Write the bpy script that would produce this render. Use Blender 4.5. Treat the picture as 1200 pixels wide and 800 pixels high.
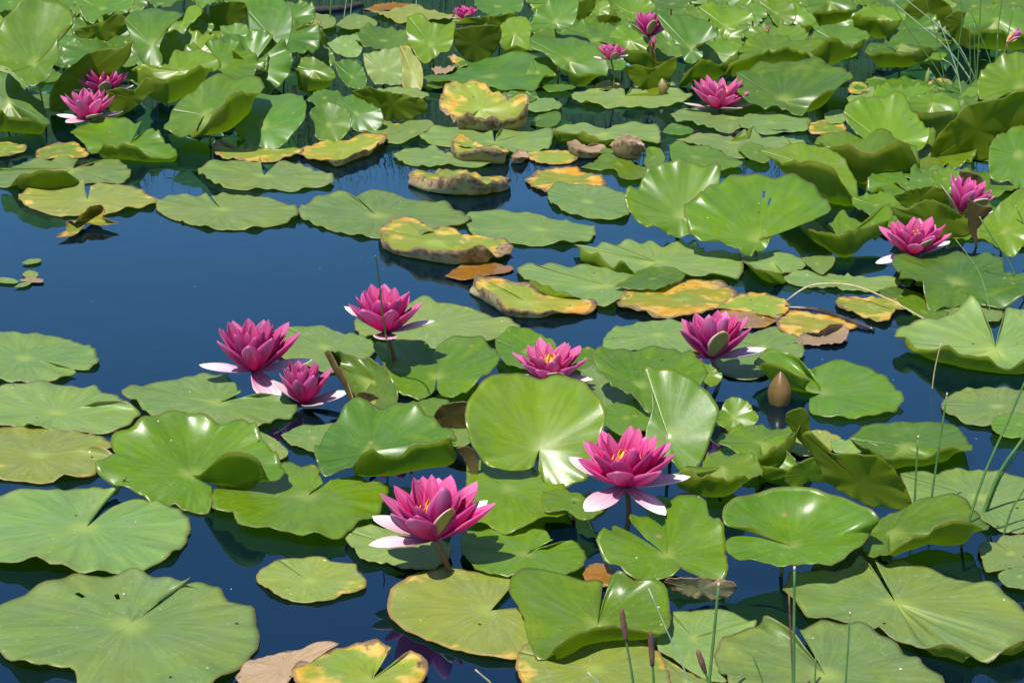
import bpy, math, random
import numpy as np
from mathutils import Vector, Matrix

R = math.radians
# ------------------------------------------------------------------ camera, sky, sun, exposure
scene = bpy.context.scene
for o in list(bpy.data.objects):
    bpy.data.objects.remove(o, do_unlink=True)
COL = scene.collection

CAM_H = 1.0          # metres above the water
PITCH = 19.0         # degrees below the horizon
FPX = 2180.0         # focal length in photo pixels (1200 wide)
cam = bpy.data.cameras.new('camera')
cam.sensor_width = 36.0
cam.lens = FPX * 36.0 / 1200.0
cam.clip_start = 0.05
cam.clip_end = 500
camo = bpy.data.objects.new('camera', cam)
COL.objects.link(camo)
camo.location = (0, 0, CAM_H)
camo.rotation_euler = (R(90 - PITCH), 0, 0)
scene.camera = camo

SUN_EL, SUN_AZ = 63.0, 213.0      # azimuth clockwise from +y
world = bpy.data.worlds.new('World')
scene.world = world
world.use_nodes = True
nt = world.node_tree
nt.nodes.clear()
sky = nt.nodes.new('ShaderNodeTexSky')
sky.sky_type = 'NISHITA'
sky.sun_disc = False
sky.sun_elevation = R(SUN_EL)
sky.sun_rotation = R(SUN_AZ)
sky.air_density = 1.0
sky.dust_density = 0.0
sky.ozone_density = 3.0
bgn = nt.nodes.new('ShaderNodeBackground')
bgn.inputs['Strength'].default_value = 0.11
wo = nt.nodes.new('ShaderNodeOutputWorld')
nt.links.new(sky.outputs[0], bgn.inputs[0])
nt.links.new(bgn.outputs[0], wo.inputs[0])

sl = bpy.data.lights.new('sun', 'SUN')
sl.energy = 5.0
sl.angle = R(0.6)
sl.color = (1.0, 0.955, 0.88)
suno = bpy.data.objects.new('sun', sl)
COL.objects.link(suno)
sd = Vector((math.sin(R(SUN_AZ)) * math.cos(R(SUN_EL)), math.cos(R(SUN_AZ)) * math.cos(R(SUN_EL)), math.sin(R(SUN_EL))))
suno.rotation_euler = sd.to_track_quat('Z', 'Y').to_euler()
suno.location = sd * 20

scene.view_settings.view_transform = 'Standard'
scene.view_settings.look = 'None'
scene.view_settings.exposure = 0.58
scene.view_settings.gamma = 1.0
scene.view_settings.use_curve_mapping = False
scene.render.engine = 'CYCLES'
scene.render.resolution_x = 1024
scene.render.resolution_y = 682
scene.cycles.max_bounces = 8
scene.cycles.transparent_max_bounces = 8

# ------------------------------------------------------------------ photo pixel -> world helpers
CP, SP = math.cos(R(PITCH)), math.sin(R(PITCH))


def ray(px, py):
    u, v = (px - 600.0) / FPX, (400.0 - py) / FPX
    return np.array([u, CP + v * SP, -SP + v * CP])


def at_z(px, py, z):
    d = ray(px, py)
    t = (z - CAM_H) / d[2]
    return np.array([0, 0, CAM_H]) + d * t


def at_plane(px, py, p0, n):
    d = ray(px, py)
    o = np.array([0, 0, CAM_H])
    t = np.dot(p0 - o, n) / np.dot(d, n)
    return o + d * t


def at_y(px, py, y):
    d = ray(px, py)
    return np.array([0, 0, CAM_H]) + d * (y / d[1])


def elev(py):
    return R(PITCH) - math.atan((400.0 - py) / FPX)


# ------------------------------------------------------------------ node helpers
def new_mat(name):
    m = bpy.data.materials.new(name)
    m.use_nodes = True
    m.node_tree.nodes.clear()
    return m


class NB:
    def __init__(self, m):
        self.t = m.node_tree

    def n(self, typ, **kw):
        nd = self.t.nodes.new(typ)
        for k, v in kw.items():
            setattr(nd, k, v)
        return nd

    def put(self, sock, v):
        if hasattr(v, 'is_output') or isinstance(v, bpy.types.NodeSocket):
            self.t.links.new(v, sock)
        else:
            if isinstance(v, (tuple, list)) and len(v) == 3 and sock.type == 'RGBA':
                v = tuple(v) + (1.0,)
            sock.default_value = v

    def math(self, op, a, b=0.0, c=None, clamp=False):
        nd = self.n('ShaderNodeMath', operation=op, use_clamp=clamp)
        self.put(nd.inputs[0], a)
        self.put(nd.inputs[1], b)
        if c is not None:
            self.put(nd.inputs[2], c)
        return nd.outputs[0]

    def mix(self, f, a, b, blend='MIX'):
        nd = self.n('ShaderNodeMix', data_type='RGBA', blend_type=blend)
        self.put(nd.inputs[0], f)
        self.put(nd.inputs[6], a)
        self.put(nd.inputs[7], b)
        return nd.outputs[2]

    def ss(self, x, lo, hi):
        nd = self.n('ShaderNodeMapRange', interpolation_type='SMOOTHSTEP')
        self.put(nd.inputs[0], x)
        nd.inputs[1].default_value = lo
        nd.inputs[2].default_value = hi
        return nd.outputs[0]

    def noise(self, vec, scale, detail=2.0, rough=0.5):
        nd = self.n('ShaderNodeTexNoise')
        self.t.links.new(vec, nd.inputs['Vector'])
        nd.inputs['Scale'].default_value = scale
        nd.inputs['Detail'].default_value = detail
        nd.inputs['Roughness'].default_value = rough
        return nd.outputs['Fac']

    def vor(self, vec, scale):
        nd = self.n('ShaderNodeTexVoronoi')
        self.t.links.new(vec, nd.inputs['Vector'])
        nd.inputs['Scale'].default_value = scale
        return nd.outputs['Distance'], nd.outputs['Color']


def leaf_mat(name, c1, c2, vein, rough=0.42, rimc=(0.17, 0.10, 0.04), rimw=0.986, yellow=0.0, ycol=(0.55, 0.30, 0.02),
             brown=0.0, bcol=(0.13, 0.075, 0.035), trans=0.3, tcol=(0.25, 0.42, 0.02), specks=0.5, vb=0.16, centre=(0.30, 0.38, 0.08),
             spec=0.5, under=False, coat=0.0, dust=0.0, bumpk=0.30):
    m = new_mat(name)
    b = NB(m)
    at = b.n('ShaderNodeAttribute', attribute_name='polar')
    sep = b.n('ShaderNodeSeparateXYZ')
    b.t.links.new(at.outputs['Vector'], sep.inputs[0])
    th, s, seed = sep.outputs[0], sep.outputs[1], sep.outputs[2]
    geo = b.n('ShaderNodeNewGeometry')
    pos = geo.outputs['Position']
    comb = b.n('ShaderNodeCombineXYZ')
    b.put(comb.inputs[0], seed)
    b.put(comb.inputs[1], b.math('MULTIPLY', seed, 3.7))
    va = b.n('ShaderNodeVectorMath', operation='ADD')
    b.t.links.new(pos, va.inputs[0])
    b.t.links.new(comb.outputs[0], va.inputs[1])
    vec = va.outputs[0]
    big = b.noise(vec, 9.0, 2.0)
    mid = b.noise(vec, 34.0, 3.0, 0.6)
    fine = b.noise(vec, 260.0, 2.0)
    # veins: main ribs from the stalk, forks further out
    wob = b.math('MULTIPLY', b.math('SUBTRACT', mid, 0.5), 0.35)
    a1 = b.math('FRACT', b.math('ADD', b.math('MULTIPLY', th, 17.0), wob))
    d1 = b.math('ABSOLUTE', b.math('SUBTRACT', a1, 0.5))
    v1 = b.math('SUBTRACT', 1.0, b.ss(b.math('MULTIPLY', d1, b.math('ADD', s, 0.25)), 0.0, 0.06))
    a2 = b.math('FRACT', b.math('ADD', b.math('MULTIPLY', th, 43.0), b.math('MULTIPLY', wob, 2.0)))
    d2 = b.math('ABSOLUTE', b.math('SUBTRACT', a2, 0.5))
    v2 = b.math('MULTIPLY', b.math('SUBTRACT', 1.0, b.ss(b.math('MULTIPLY', d2, s), 0.0, 0.12)), b.ss(s, 0.35, 0.7))
    veins = b.math('MAXIMUM', b.math('MULTIPLY', v1, b.math('SUBTRACT', 1.0, b.ss(s, 0.55, 0.97))), b.math('MULTIPLY', v2, 0.35))
    col = b.mix(b.ss(big, 0.3, 0.7), c1, c2)
    hue = b.n('ShaderNodeHueSaturation')
    b.put(hue.inputs['Hue'], b.math('ADD', 0.488, b.math('MULTIPLY', b.math('FRACT', b.math('MULTIPLY', seed, 7.31)), 0.024)))
    b.put(hue.inputs['Value'], b.math('ADD', 0.80, b.math('MULTIPLY', b.math('FRACT', b.math('MULTIPLY', seed, 3.17)), 0.36)))
    hue.inputs['Saturation'].default_value = 1.0
    b.put(hue.inputs['Color'], col)
    col = hue.outputs[0]
    col = b.mix(b.math('MULTIPLY', b.ss(mid, 0.45, 0.75), 0.30), col, b.mix(0.5, col, vein))
    if not under:
        # faint pale scuffs along the blade
        scr = b.noise(vec, 110.0, 4.0, 0.7)
        col = b.mix(b.math('MULTIPLY', b.ss(scr, 0.56, 0.72), 0.30 + dust), col, (0.34, 0.36, 0.20))
        col = b.mix(b.math('MULTIPLY', b.ss(b.noise(vec, 55.0, 4.0, 0.65), 0.60, 0.74), 0.28), col, (0.07, 0.11, 0.02))
    cst = b.n('ShaderNodeCombineXYZ')
    b.put(cst.inputs[0], b.math('MULTIPLY', th, 70.0))
    b.put(cst.inputs[1], b.math('MULTIPLY', s, 2.6))
    b.put(cst.inputs[2], b.math('MULTIPLY', seed, 5.0))
    streak = b.noise(cst.outputs[0], 1.0, 3.0, 0.6)
    cst2 = b.n('ShaderNodeCombineXYZ')
    b.put(cst2.inputs[0], b.math('MULTIPLY', th, 9.0))
    b.put(cst2.inputs[1], b.math('MULTIPLY', s, 4.0))
    b.put(cst2.inputs[2], b.math('MULTIPLY', seed, 9.0))
    patch = b.noise(cst2.outputs[0], 1.0, 3.0, 0.6)
    rad_in = b.ss(s, 0.05, 0.35)
    hs2 = b.n('ShaderNodeHueSaturation')
    b.put(hs2.inputs['Value'], b.math('ADD', 1.0, b.math('MULTIPLY', b.math('MULTIPLY', b.math('SUBTRACT', streak, 0.5), 0.75), rad_in)))
    b.put(hs2.inputs['Saturation'], b.math('ADD', 0.75, b.math('MULTIPLY', patch, 0.5)))
    b.put(hs2.inputs['Color'], col)
    col = hs2.outputs[0]
    if not under:
        col = b.mix(b.math('MULTIPLY', b.ss(patch, 0.56, 0.75), 0.38), col, (0.26, 0.29, 0.05))
    col = b.mix(b.math('MULTIPLY', veins, 0.22), col, vein)
    if centre is not None:
        col = b.mix(b.math('MULTIPLY', b.math('SUBTRACT', 1.0, b.ss(s, 0.02, 0.22)), 0.7), col, centre)
    if yellow > 0:
        ym = b.ss(b.math('ADD', b.noise(vec, 17.0, 3.0, 0.6), b.math('MULTIPLY', b.math('SUBTRACT', s, 0.55), 0.35)), 0.74 - 0.42 * yellow, 0.86 - 0.42 * yellow)
        col = b.mix(b.math('MULTIPLY', ym, 0.92), col, b.mix(b.ss(mid, 0.4, 0.65), ycol, (0.62, 0.42, 0.10)))
    if brown > 0:
        bm = b.ss(b.math('ADD', b.noise(vec, 30.0, 4.0, 0.65), b.math('MULTIPLY', b.math('SUBTRACT', s, 0.7), 0.8)), 0.86 - 0.45 * brown, 0.94 - 0.45 * brown)
        col = b.mix(bm, col, b.mix(b.ss(b.noise(vec, 80.0, 3.0), 0.35, 0.65), bcol, (0.34, 0.24, 0.14)))
    # insect specks and dried spots
    if specks > 0:
        dist, cc = b.vor(vec, 95.0)
        sc = b.n('ShaderNodeSeparateColor')
        b.t.links.new(cc, sc.inputs[0])
        pick = b.math('GREATER_THAN', sc.outputs[0], 1.0 - 0.035 * specks)
        dot = b.math('MULTIPLY', b.math('LESS_THAN', dist, b.math('ADD', 0.05, b.math('MULTIPLY', sc.outputs[1], 0.12))), pick)
        col = b.mix(dot, col, (0.62, 0.60, 0.48))
        dist2, cc2 = b.vor(vec, 55.0)
        sc2 = b.n('ShaderNodeSeparateColor')
        b.t.links.new(cc2, sc2.inputs[0])
        pick2 = b.math('GREATER_THAN', sc2.outputs[1], 1.0 - 0.05 * specks)
        wd = b.math('ADD', dist2, b.math('MULTIPLY', b.math('SUBTRACT', fine, 0.5), 0.3))
        col = b.mix(b.math('MULTIPLY', b.math('LESS_THAN', wd, 0.12), pick2), col, (0.035, 0.025, 0.012))
        pick3 = b.math('GREATER_THAN', sc2.outputs[2], 1.0 - 0.07 * specks)
        col = b.mix(b.math('MULTIPLY', b.math('MULTIPLY', b.math('SUBTRACT', 1.0, b.ss(wd, 0.1, 0.3)), pick3), 0.7), col, (0.40, 0.30, 0.08))
    rim = b.ss(b.math('ADD', s, b.math('MULTIPLY', b.math('SUBTRACT', mid, 0.5), 0.05)), rimw - 0.015, rimw + 0.012)
    col = b.mix(b.math('MULTIPLY', rim, 0.65), col, rimc)
    p = b.n('ShaderNodeBsdfPrincipled')
    b.put(p.inputs['Base Color'], col)
    b.put(p.inputs['Roughness'], b.math('ADD', rough - 0.07, b.math('MULTIPLY', mid, 0.16)))
    p.inputs['Specular IOR Level'].default_value = spec
    if coat > 0:
        p.inputs['Coat Weight'].default_value = coat
        p.inputs['Coat Roughness'].default_value = 0.22
    h = b.math('ADD', b.math('MULTIPLY', b.math('MULTIPLY', veins, b.ss(s, 0.3, 1.0)), vb if under else -vb), b.math('ADD', b.math('ADD', b.math('MULTIPLY', fine, 0.06), b.math('MULTIPLY', b.math('MULTIPLY', streak, b.ss(s, 0.3, 1.0)), 0.30)), b.math('MULTIPLY', mid, 0.35)))
    bp = b.n('ShaderNodeBump')
    bp.inputs['Strength'].default_value = bumpk
    bp.inputs['Distance'].default_value = 0.0022
    b.put(bp.inputs['Height'], h)
    b.t.links.new(bp.outputs[0], p.inputs['Normal'])
    out = b.n('ShaderNodeOutputMaterial')
    if trans > 0:
        tr = b.n('ShaderNodeBsdfTranslucent')
        b.put(tr.inputs['Color'], b.mix(0.35, tcol, col))
        mx = b.n('ShaderNodeMixShader')
        mx.inputs[0].default_value = trans
        b.t.links.new(p.outputs[0], mx.inputs[1])
        b.t.links.new(tr.outputs[0], mx.inputs[2])
        b.t.links.new(mx.outputs[0], out.inputs[0])
    else:
        b.t.links.new(p.outputs[0], out.inputs[0])
    return m


UNDER = leaf_mat('leaf_underside', (0.15, 0.20, 0.018), (0.19, 0.20, 0.02), (0.26, 0.29, 0.05), rough=0.5, trans=0.68,
                 tcol=(0.80, 0.95, 0.03), specks=0.15, vb=0.6, under=True, centre=None, spec=0.35)
UNDER_RED = leaf_mat('leaf_underside_red', (0.15, 0.11, 0.035), (0.13, 0.075, 0.03), (0.22, 0.17, 0.06), rough=0.45, trans=0.45,
                     tcol=(0.50, 0.38, 0.03), specks=0.2, vb=0.6, under=True, centre=None)
UNDER_DEAD = leaf_mat('leaf_underside_dead', (0.40, 0.36, 0.16), (0.32, 0.25, 0.13), (0.50, 0.42, 0.26), rough=0.6, trans=0.35,
                      tcol=(0.5, 0.42, 0.12), specks=0.8, brown=0.60, under=True, centre=None, bumpk=1.0)
MATS = {
    # floating pads, waxy and a little dusty
    'g': (leaf_mat('floating_pad', (0.145, 0.240, 0.062), (0.185, 0.262, 0.058), (0.22, 0.32, 0.10), rough=0.46, trans=0.28, dust=0.15, specks=0.9), UNDER),
    # raised young leaves, glossy and yellow green
    'G': (leaf_mat('raised_leaf', (0.115, 0.225, 0.012), (0.150, 0.262, 0.014), (0.19, 0.30, 0.03), rough=0.34, trans=0.42, tcol=(0.36, 0.55, 0.02), specks=0.35, spec=0.7), UNDER),
    # deeper green leaves of the thickets
    'd': (leaf_mat('thicket_leaf', (0.080, 0.185, 0.020), (0.115, 0.225, 0.02), (0.15, 0.26, 0.05), rough=0.37, trans=0.42, tcol=(0.36, 0.55, 0.02), specks=0.3, spec=0.7), UNDER),
    'r': (leaf_mat('red_backed_leaf', (0.085, 0.17, 0.012), (0.11, 0.18, 0.015), (0.14, 0.22, 0.03), rough=0.33, trans=0.3, specks=0.4, spec=0.6), UNDER_RED),
    # olive, ageing pads
    'o': (leaf_mat('ageing_pad', (0.20, 0.255, 0.05), (0.24, 0.27, 0.045), (0.28, 0.32, 0.09), rough=0.48, trans=0.25, yellow=0.12, specks=1.6,
                   rimc=(0.30, 0.14, 0.05), rimw=0.968, dust=0.2), UNDER),
    # yellowing
    'y': (leaf_mat('yellowing_leaf', (0.19, 0.27, 0.03), (0.26, 0.29, 0.03), (0.33, 0.34, 0.07), rough=0.48, trans=0.3, yellow=0.48, brown=0.40, specks=1.4,
                   rimc=(0.22, 0.12, 0.05), rimw=0.955), UNDER_DEAD),
    'Y': (leaf_mat('orange_leaf', (0.20, 0.26, 0.03), (0.32, 0.28, 0.02), (0.5, 0.36, 0.06), rough=0.45, trans=0.3, yellow=0.56, ycol=(0.62, 0.28, 0.01), brown=0.44,
                   specks=1.2, rimc=(0.16, 0.09, 0.05), rimw=0.93), UNDER_DEAD),
    'b': (leaf_mat('dead_leaf', (0.30, 0.20, 0.12), (0.36, 0.24, 0.14), (0.17, 0.10, 0.06), rough=0.5, trans=0.15, tcol=(0.3, 0.15, 0.05), brown=0.3, specks=1.0, centre=None, bumpk=0.9), UNDER_DEAD),
    'O': (leaf_mat('sunken_leaf', (0.26, 0.11, 0.012), (0.16, 0.07, 0.012), (0.30, 0.14, 0.02), rough=0.16, trans=0.05, tcol=(0.3, 0.15, 0.02), brown=0.3, specks=0.6, centre=None), UNDER_DEAD),
}


def stalk_mat(name, c1, c2, rough=0.4):
    m = new_mat(name)
    b = NB(m)
    geo = b.n('ShaderNodeNewGeometry')
    col = b.mix(b.ss(b.noise(geo.outputs['Position'], 60.0, 3.0), 0.35, 0.65), c1, c2)
    p = b.n('ShaderNodeBsdfPrincipled')
    b.put(p.inputs['Base Color'], col)
    p.inputs['Roughness'].default_value = rough
    out = b.n('ShaderNodeOutputMaterial')
    b.t.links.new(p.outputs[0], out.inputs[0])
    return m


M_PETIOLE = stalk_mat('leaf_stalk', (0.15, 0.15, 0.03), (0.16, 0.09, 0.03))
M_STALK = stalk_mat('flower_stalk', (0.16, 0.06, 0.03), (0.12, 0.07, 0.02))
M_RUSH = stalk_mat('rush_green', (0.055, 0.13, 0.03), (0.085, 0.17, 0.035))
M_RUSHP = stalk_mat('rush_pale', (0.30, 0.36, 0.22), (0.20, 0.30, 0.16))
M_STRAW = stalk_mat('straw', (0.42, 0.36, 0.20), (0.30, 0.24, 0.12), 0.6)
M_SPIKE = stalk_mat('spikelet_brown', (0.16, 0.07, 0.035), (0.07, 0.03, 0.02), 0.7)
M_STICK = stalk_mat('wet_stick', (0.06, 0.045, 0.035), (0.025, 0.02, 0.018), 0.25)


# ------------------------------------------------------------------ mesh helpers
def link(name, me, parent=None, loc=None):
    o = bpy.data.objects.new(name, me)
    COL.objects.link(o)
    if parent is not None:
        o.parent = parent
    if loc is not None:
        o.location = loc
    return o


def tag(o, label, cat, group=None):
    o['label'] = label
    o['category'] = cat
    if group:
        o['group'] = group


def tube_mesh(name, pts, radii, mat, seg=8):
    pts = [np.array(p, float) for p in pts]
    vs, fs = [], []
    up = np.array([0.31, 0.77, 0.55])
    for i, p in enumerate(pts):
        t = pts[min(i + 1, len(pts) - 1)] - pts[max(i - 1, 0)]
        t = t / (np.linalg.norm(t) + 1e-9)
        a = np.cross(t, up)
        a /= np.linalg.norm(a) + 1e-9
        c = np.cross(t, a)
        for k in range(seg):
            w = 2 * math.pi * k / seg
            vs.append(p + radii[i] * (a * math.cos(w) + c * math.sin(w)))
    n = len(pts)
    for i in range(n - 1):
        for k in range(seg):
            k2 = (k + 1) % seg
            fs.append((i * seg + k, i * seg + k2, (i + 1) * seg + k2, (i + 1) * seg + k))
    vs += [pts[0], pts[-1]]
    for k in range(seg):
        fs.append((n * seg, (k + 1) % seg, k))
        fs.append((n * seg + 1, (n - 1) * seg + k, (n - 1) * seg + (k + 1) % seg))
    me = bpy.data.meshes.new(name)
    me.from_pydata([tuple(v) for v in vs], [], fs)
    me.materials.append(mat)
    me.polygons.foreach_set('use_smooth', [True] * len(me.polygons))
    me.update()
    return me


def sheet_mesh(name, top, grid, ncol, nring, polar, thick, mats, centre=True, holes=()):
    """Solid thin sheet. top: vertices (0 = centre when centre, then rings of ncol). Returns mesh with upper and lower skins."""
    off = 1 if centre else 0
    idx = lambda r, c: off + r * ncol + c
    faces = []
    if centre:
        for c in range(ncol - 1):
            faces.append((0, idx(0, c), idx(0, c + 1)))
    for r in range(nring - 1):
        for c in range(ncol - 1):
            if any(r == hr and c0 <= c < c0 + hn for hr, c0, hn in holes):
                continue
            faces.append((idx(r, c), idx(r + 1, c), idx(r + 1, c + 1), idx(r, c + 1)))
    V = np.array(top)
    N = np.zeros_like(V)
    for f in faces:
        nn = np.cross(V[f[1]] - V[f[0]], V[f[2]] - V[f[0]])
        for i in f:
            N[i] += nn
    N /= (np.linalg.norm(N, axis=1, keepdims=True) + 1e-12)
    nv = len(V)
    B = V - N * thick
    allv = np.vstack([V, B])
    fa = list(faces) + [tuple(i + nv for i in reversed(f)) for f in faces]
    mi = [0] * len(faces) + [1] * len(faces)
    bd = []
    if centre:
        loop = [0] + [idx(r, 0) for r in range(nring)] + [idx(nring - 1, c) for c in range(1, ncol)] + [idx(r, ncol - 1) for r in range(nring - 2, -1, -1)]
    else:
        loop = [idx(r, 0) for r in range(nring)] + [idx(nring - 1, c) for c in range(1, ncol)] + [idx(r, ncol - 1) for r in range(nring - 2, -1, -1)] + [idx(0, c) for c in range(ncol - 2, 0, -1)]
    for i in range(len(loop)):
        a, c = loop[i], loop[(i + 1) % len(loop)]
        fa.append((a, a + nv, c + nv, c))
        mi.append(0)
    me = bpy.data.meshes.new(name)
    me.from_pydata([tuple(v) for v in allv], [], fa)
    for m in mats:
        me.materials.append(m)
    me.polygons.foreach_set('material_index', mi)
    me.polygons.foreach_set('use_smooth', [True] * len(fa))
    at = me.attributes.new('polar', 'FLOAT_VECTOR', 'POINT')
    pp = np.vstack([polar, polar]).astype(np.float32)
    at.data.foreach_set('vector', pp.ravel())
    me.update()
    return me


def crom(P, ts, n):
    """Catmull-Rom (centripetal knots ts) through rows of P, n samples evenly along the knots."""
    P = np.array(P, float)
    out = []
    for q in np.linspace(ts[0], ts[-1], n):
        i = int(np.clip(np.searchsorted(ts, q) - 1, 0, len(ts) - 2))
        t0, t1 = ts[i], ts[i + 1]
        u = (q - t0) / max(t1 - t0, 1e-9)
        p1, p2 = P[i], P[i + 1]
        m1 = (P[i + 1] - P[i - 1]) / max(ts[i + 1] - ts[i - 1], 1e-9) if i > 0 else (p2 - p1) / max(t1 - t0, 1e-9)
        m2 = (P[i + 2] - P[i]) / max(ts[i + 2] - ts[i], 1e-9) if i + 2 < len(P) else (p2 - p1) / max(t1 - t0, 1e-9)
        m1 = m1 * (t1 - t0)
        m2 = m2 * (t1 - t0)
        out.append((2 * u**3 - 3 * u**2 + 1) * p1 + (u**3 - 2 * u**2 + u) * m1 + (-2 * u**3 + 3 * u**2) * p2 + (u**3 - u**2) * m2)
    return np.array(out)


TILE = {}
for ti, tn in enumerate('ABCDEFGHIJKLMNOP'):
    TILE[tn] = ([0, 300, 600, 880][ti % 4], [0, 190, 380, 587][ti // 4])
ZS = 320.0 / 1200.0
rng = random.Random(7)
LEAF_LOG = []
LEAF_ID = [0]


def tpx(tile, x, y):
    return TILE[tile][0] + x * ZS, TILE[tile][1] + y * ZS


def leaf_geom(tile, c, hc, mode, pts, closed):
    cx, cy = tpx(tile, *c)
    e = elev(cy)
    xs = [tpx(tile, p[0], p[1])[0] for p in pts]
    ys = [tpx(tile, p[0], p[1])[1] for p in pts]
    asp = (max(ys) - min(ys)) / max(max(xs) - min(xs), 1)
    if mode == 'f':
        a = math.asin(min(asp / 0.98, 0.999)) - e
        a = min(max(a, R(0)), R(30 + (int(c[0]) * 7 + int(c[1]) * 3) % 15 if cy < 300 else 42))
    elif mode == 'u':
        a = -(e + math.asin(min(asp / 0.98, 0.999)))
        a = max(min(a, R(-74)), R(-84))
    elif 0 <= mode <= 8 and (hc > 1.9 or (hc > 0.85 and any(len(p) > 3 for p in pts))):
        # a raised leaf is about as deep as it is wide: tip it towards the viewer until it is
        yb = [tpx(tile, p[3], p[4])[1] if len(p) > 3 else tpx(tile, p[0], p[1])[1] for p in pts]
        a = math.asin(min((max(yb) - min(yb)) / max(max(xs) - min(xs), 1) / 1.0, 0.999)) - e
        a = min(max(a, 0.0), R(34))
    else:
        a = R(mode)
    n = np.array([0, -math.sin(a), math.cos(a)])
    z0 = hc / 100.0
    C = at_z(cx, cy, z0)
    ksc = math.tan(e) / math.tan(R(25))
    Es, Bs = [], []
    for p in pts:
        px, py = tpx(tile, p[0], p[1])
        h = (p[2] if len(p) > 2 else 0.0) / 100.0 * ksc
        if len(p) > 3:
            bx, by = tpx(tile, p[3], p[4])
            hb = p[5] / 100.0 * ksc if len(p) > 5 else 0.0
            Bp = at_plane(bx, by, C + np.array([0, 0, hb]), n)
            dpx = by - py
            eb = elev(by)
            if dpx > 1.0:
                dist = np.linalg.norm(Bp - np.array([0, 0, CAM_H]))
                phi = R(62)
                hh = dpx * dist / FPX * math.sin(phi) / math.sin(phi - eb)
                Ep = at_z(px, py, Bp[2] + hh)
            else:
                Ep = at_plane(px, py, C + np.array([0, 0, h]), n)
            Es.append(Ep)
            Bs.append(Bp)
        else:
            Ep = at_plane(px, py, C + np.array([0, 0, h]), n)
            Es.append(Ep)
            Q = at_plane(px, py, C, n)
            Bp = C + 0.68 * (Q - C) + np.array([0, 0, h * 0.30]) + 0.3 * (Ep - Q) * np.array([1, 1, 0])
            Bs.append(Bp)
    Es, Bs = np.array(Es), np.array(Bs)
    if closed:
        Es = np.vstack([Es, Es[:1]])
        Bs = np.vstack([Bs, Bs[:1]])
    return C, Es, Bs, n, a


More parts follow.
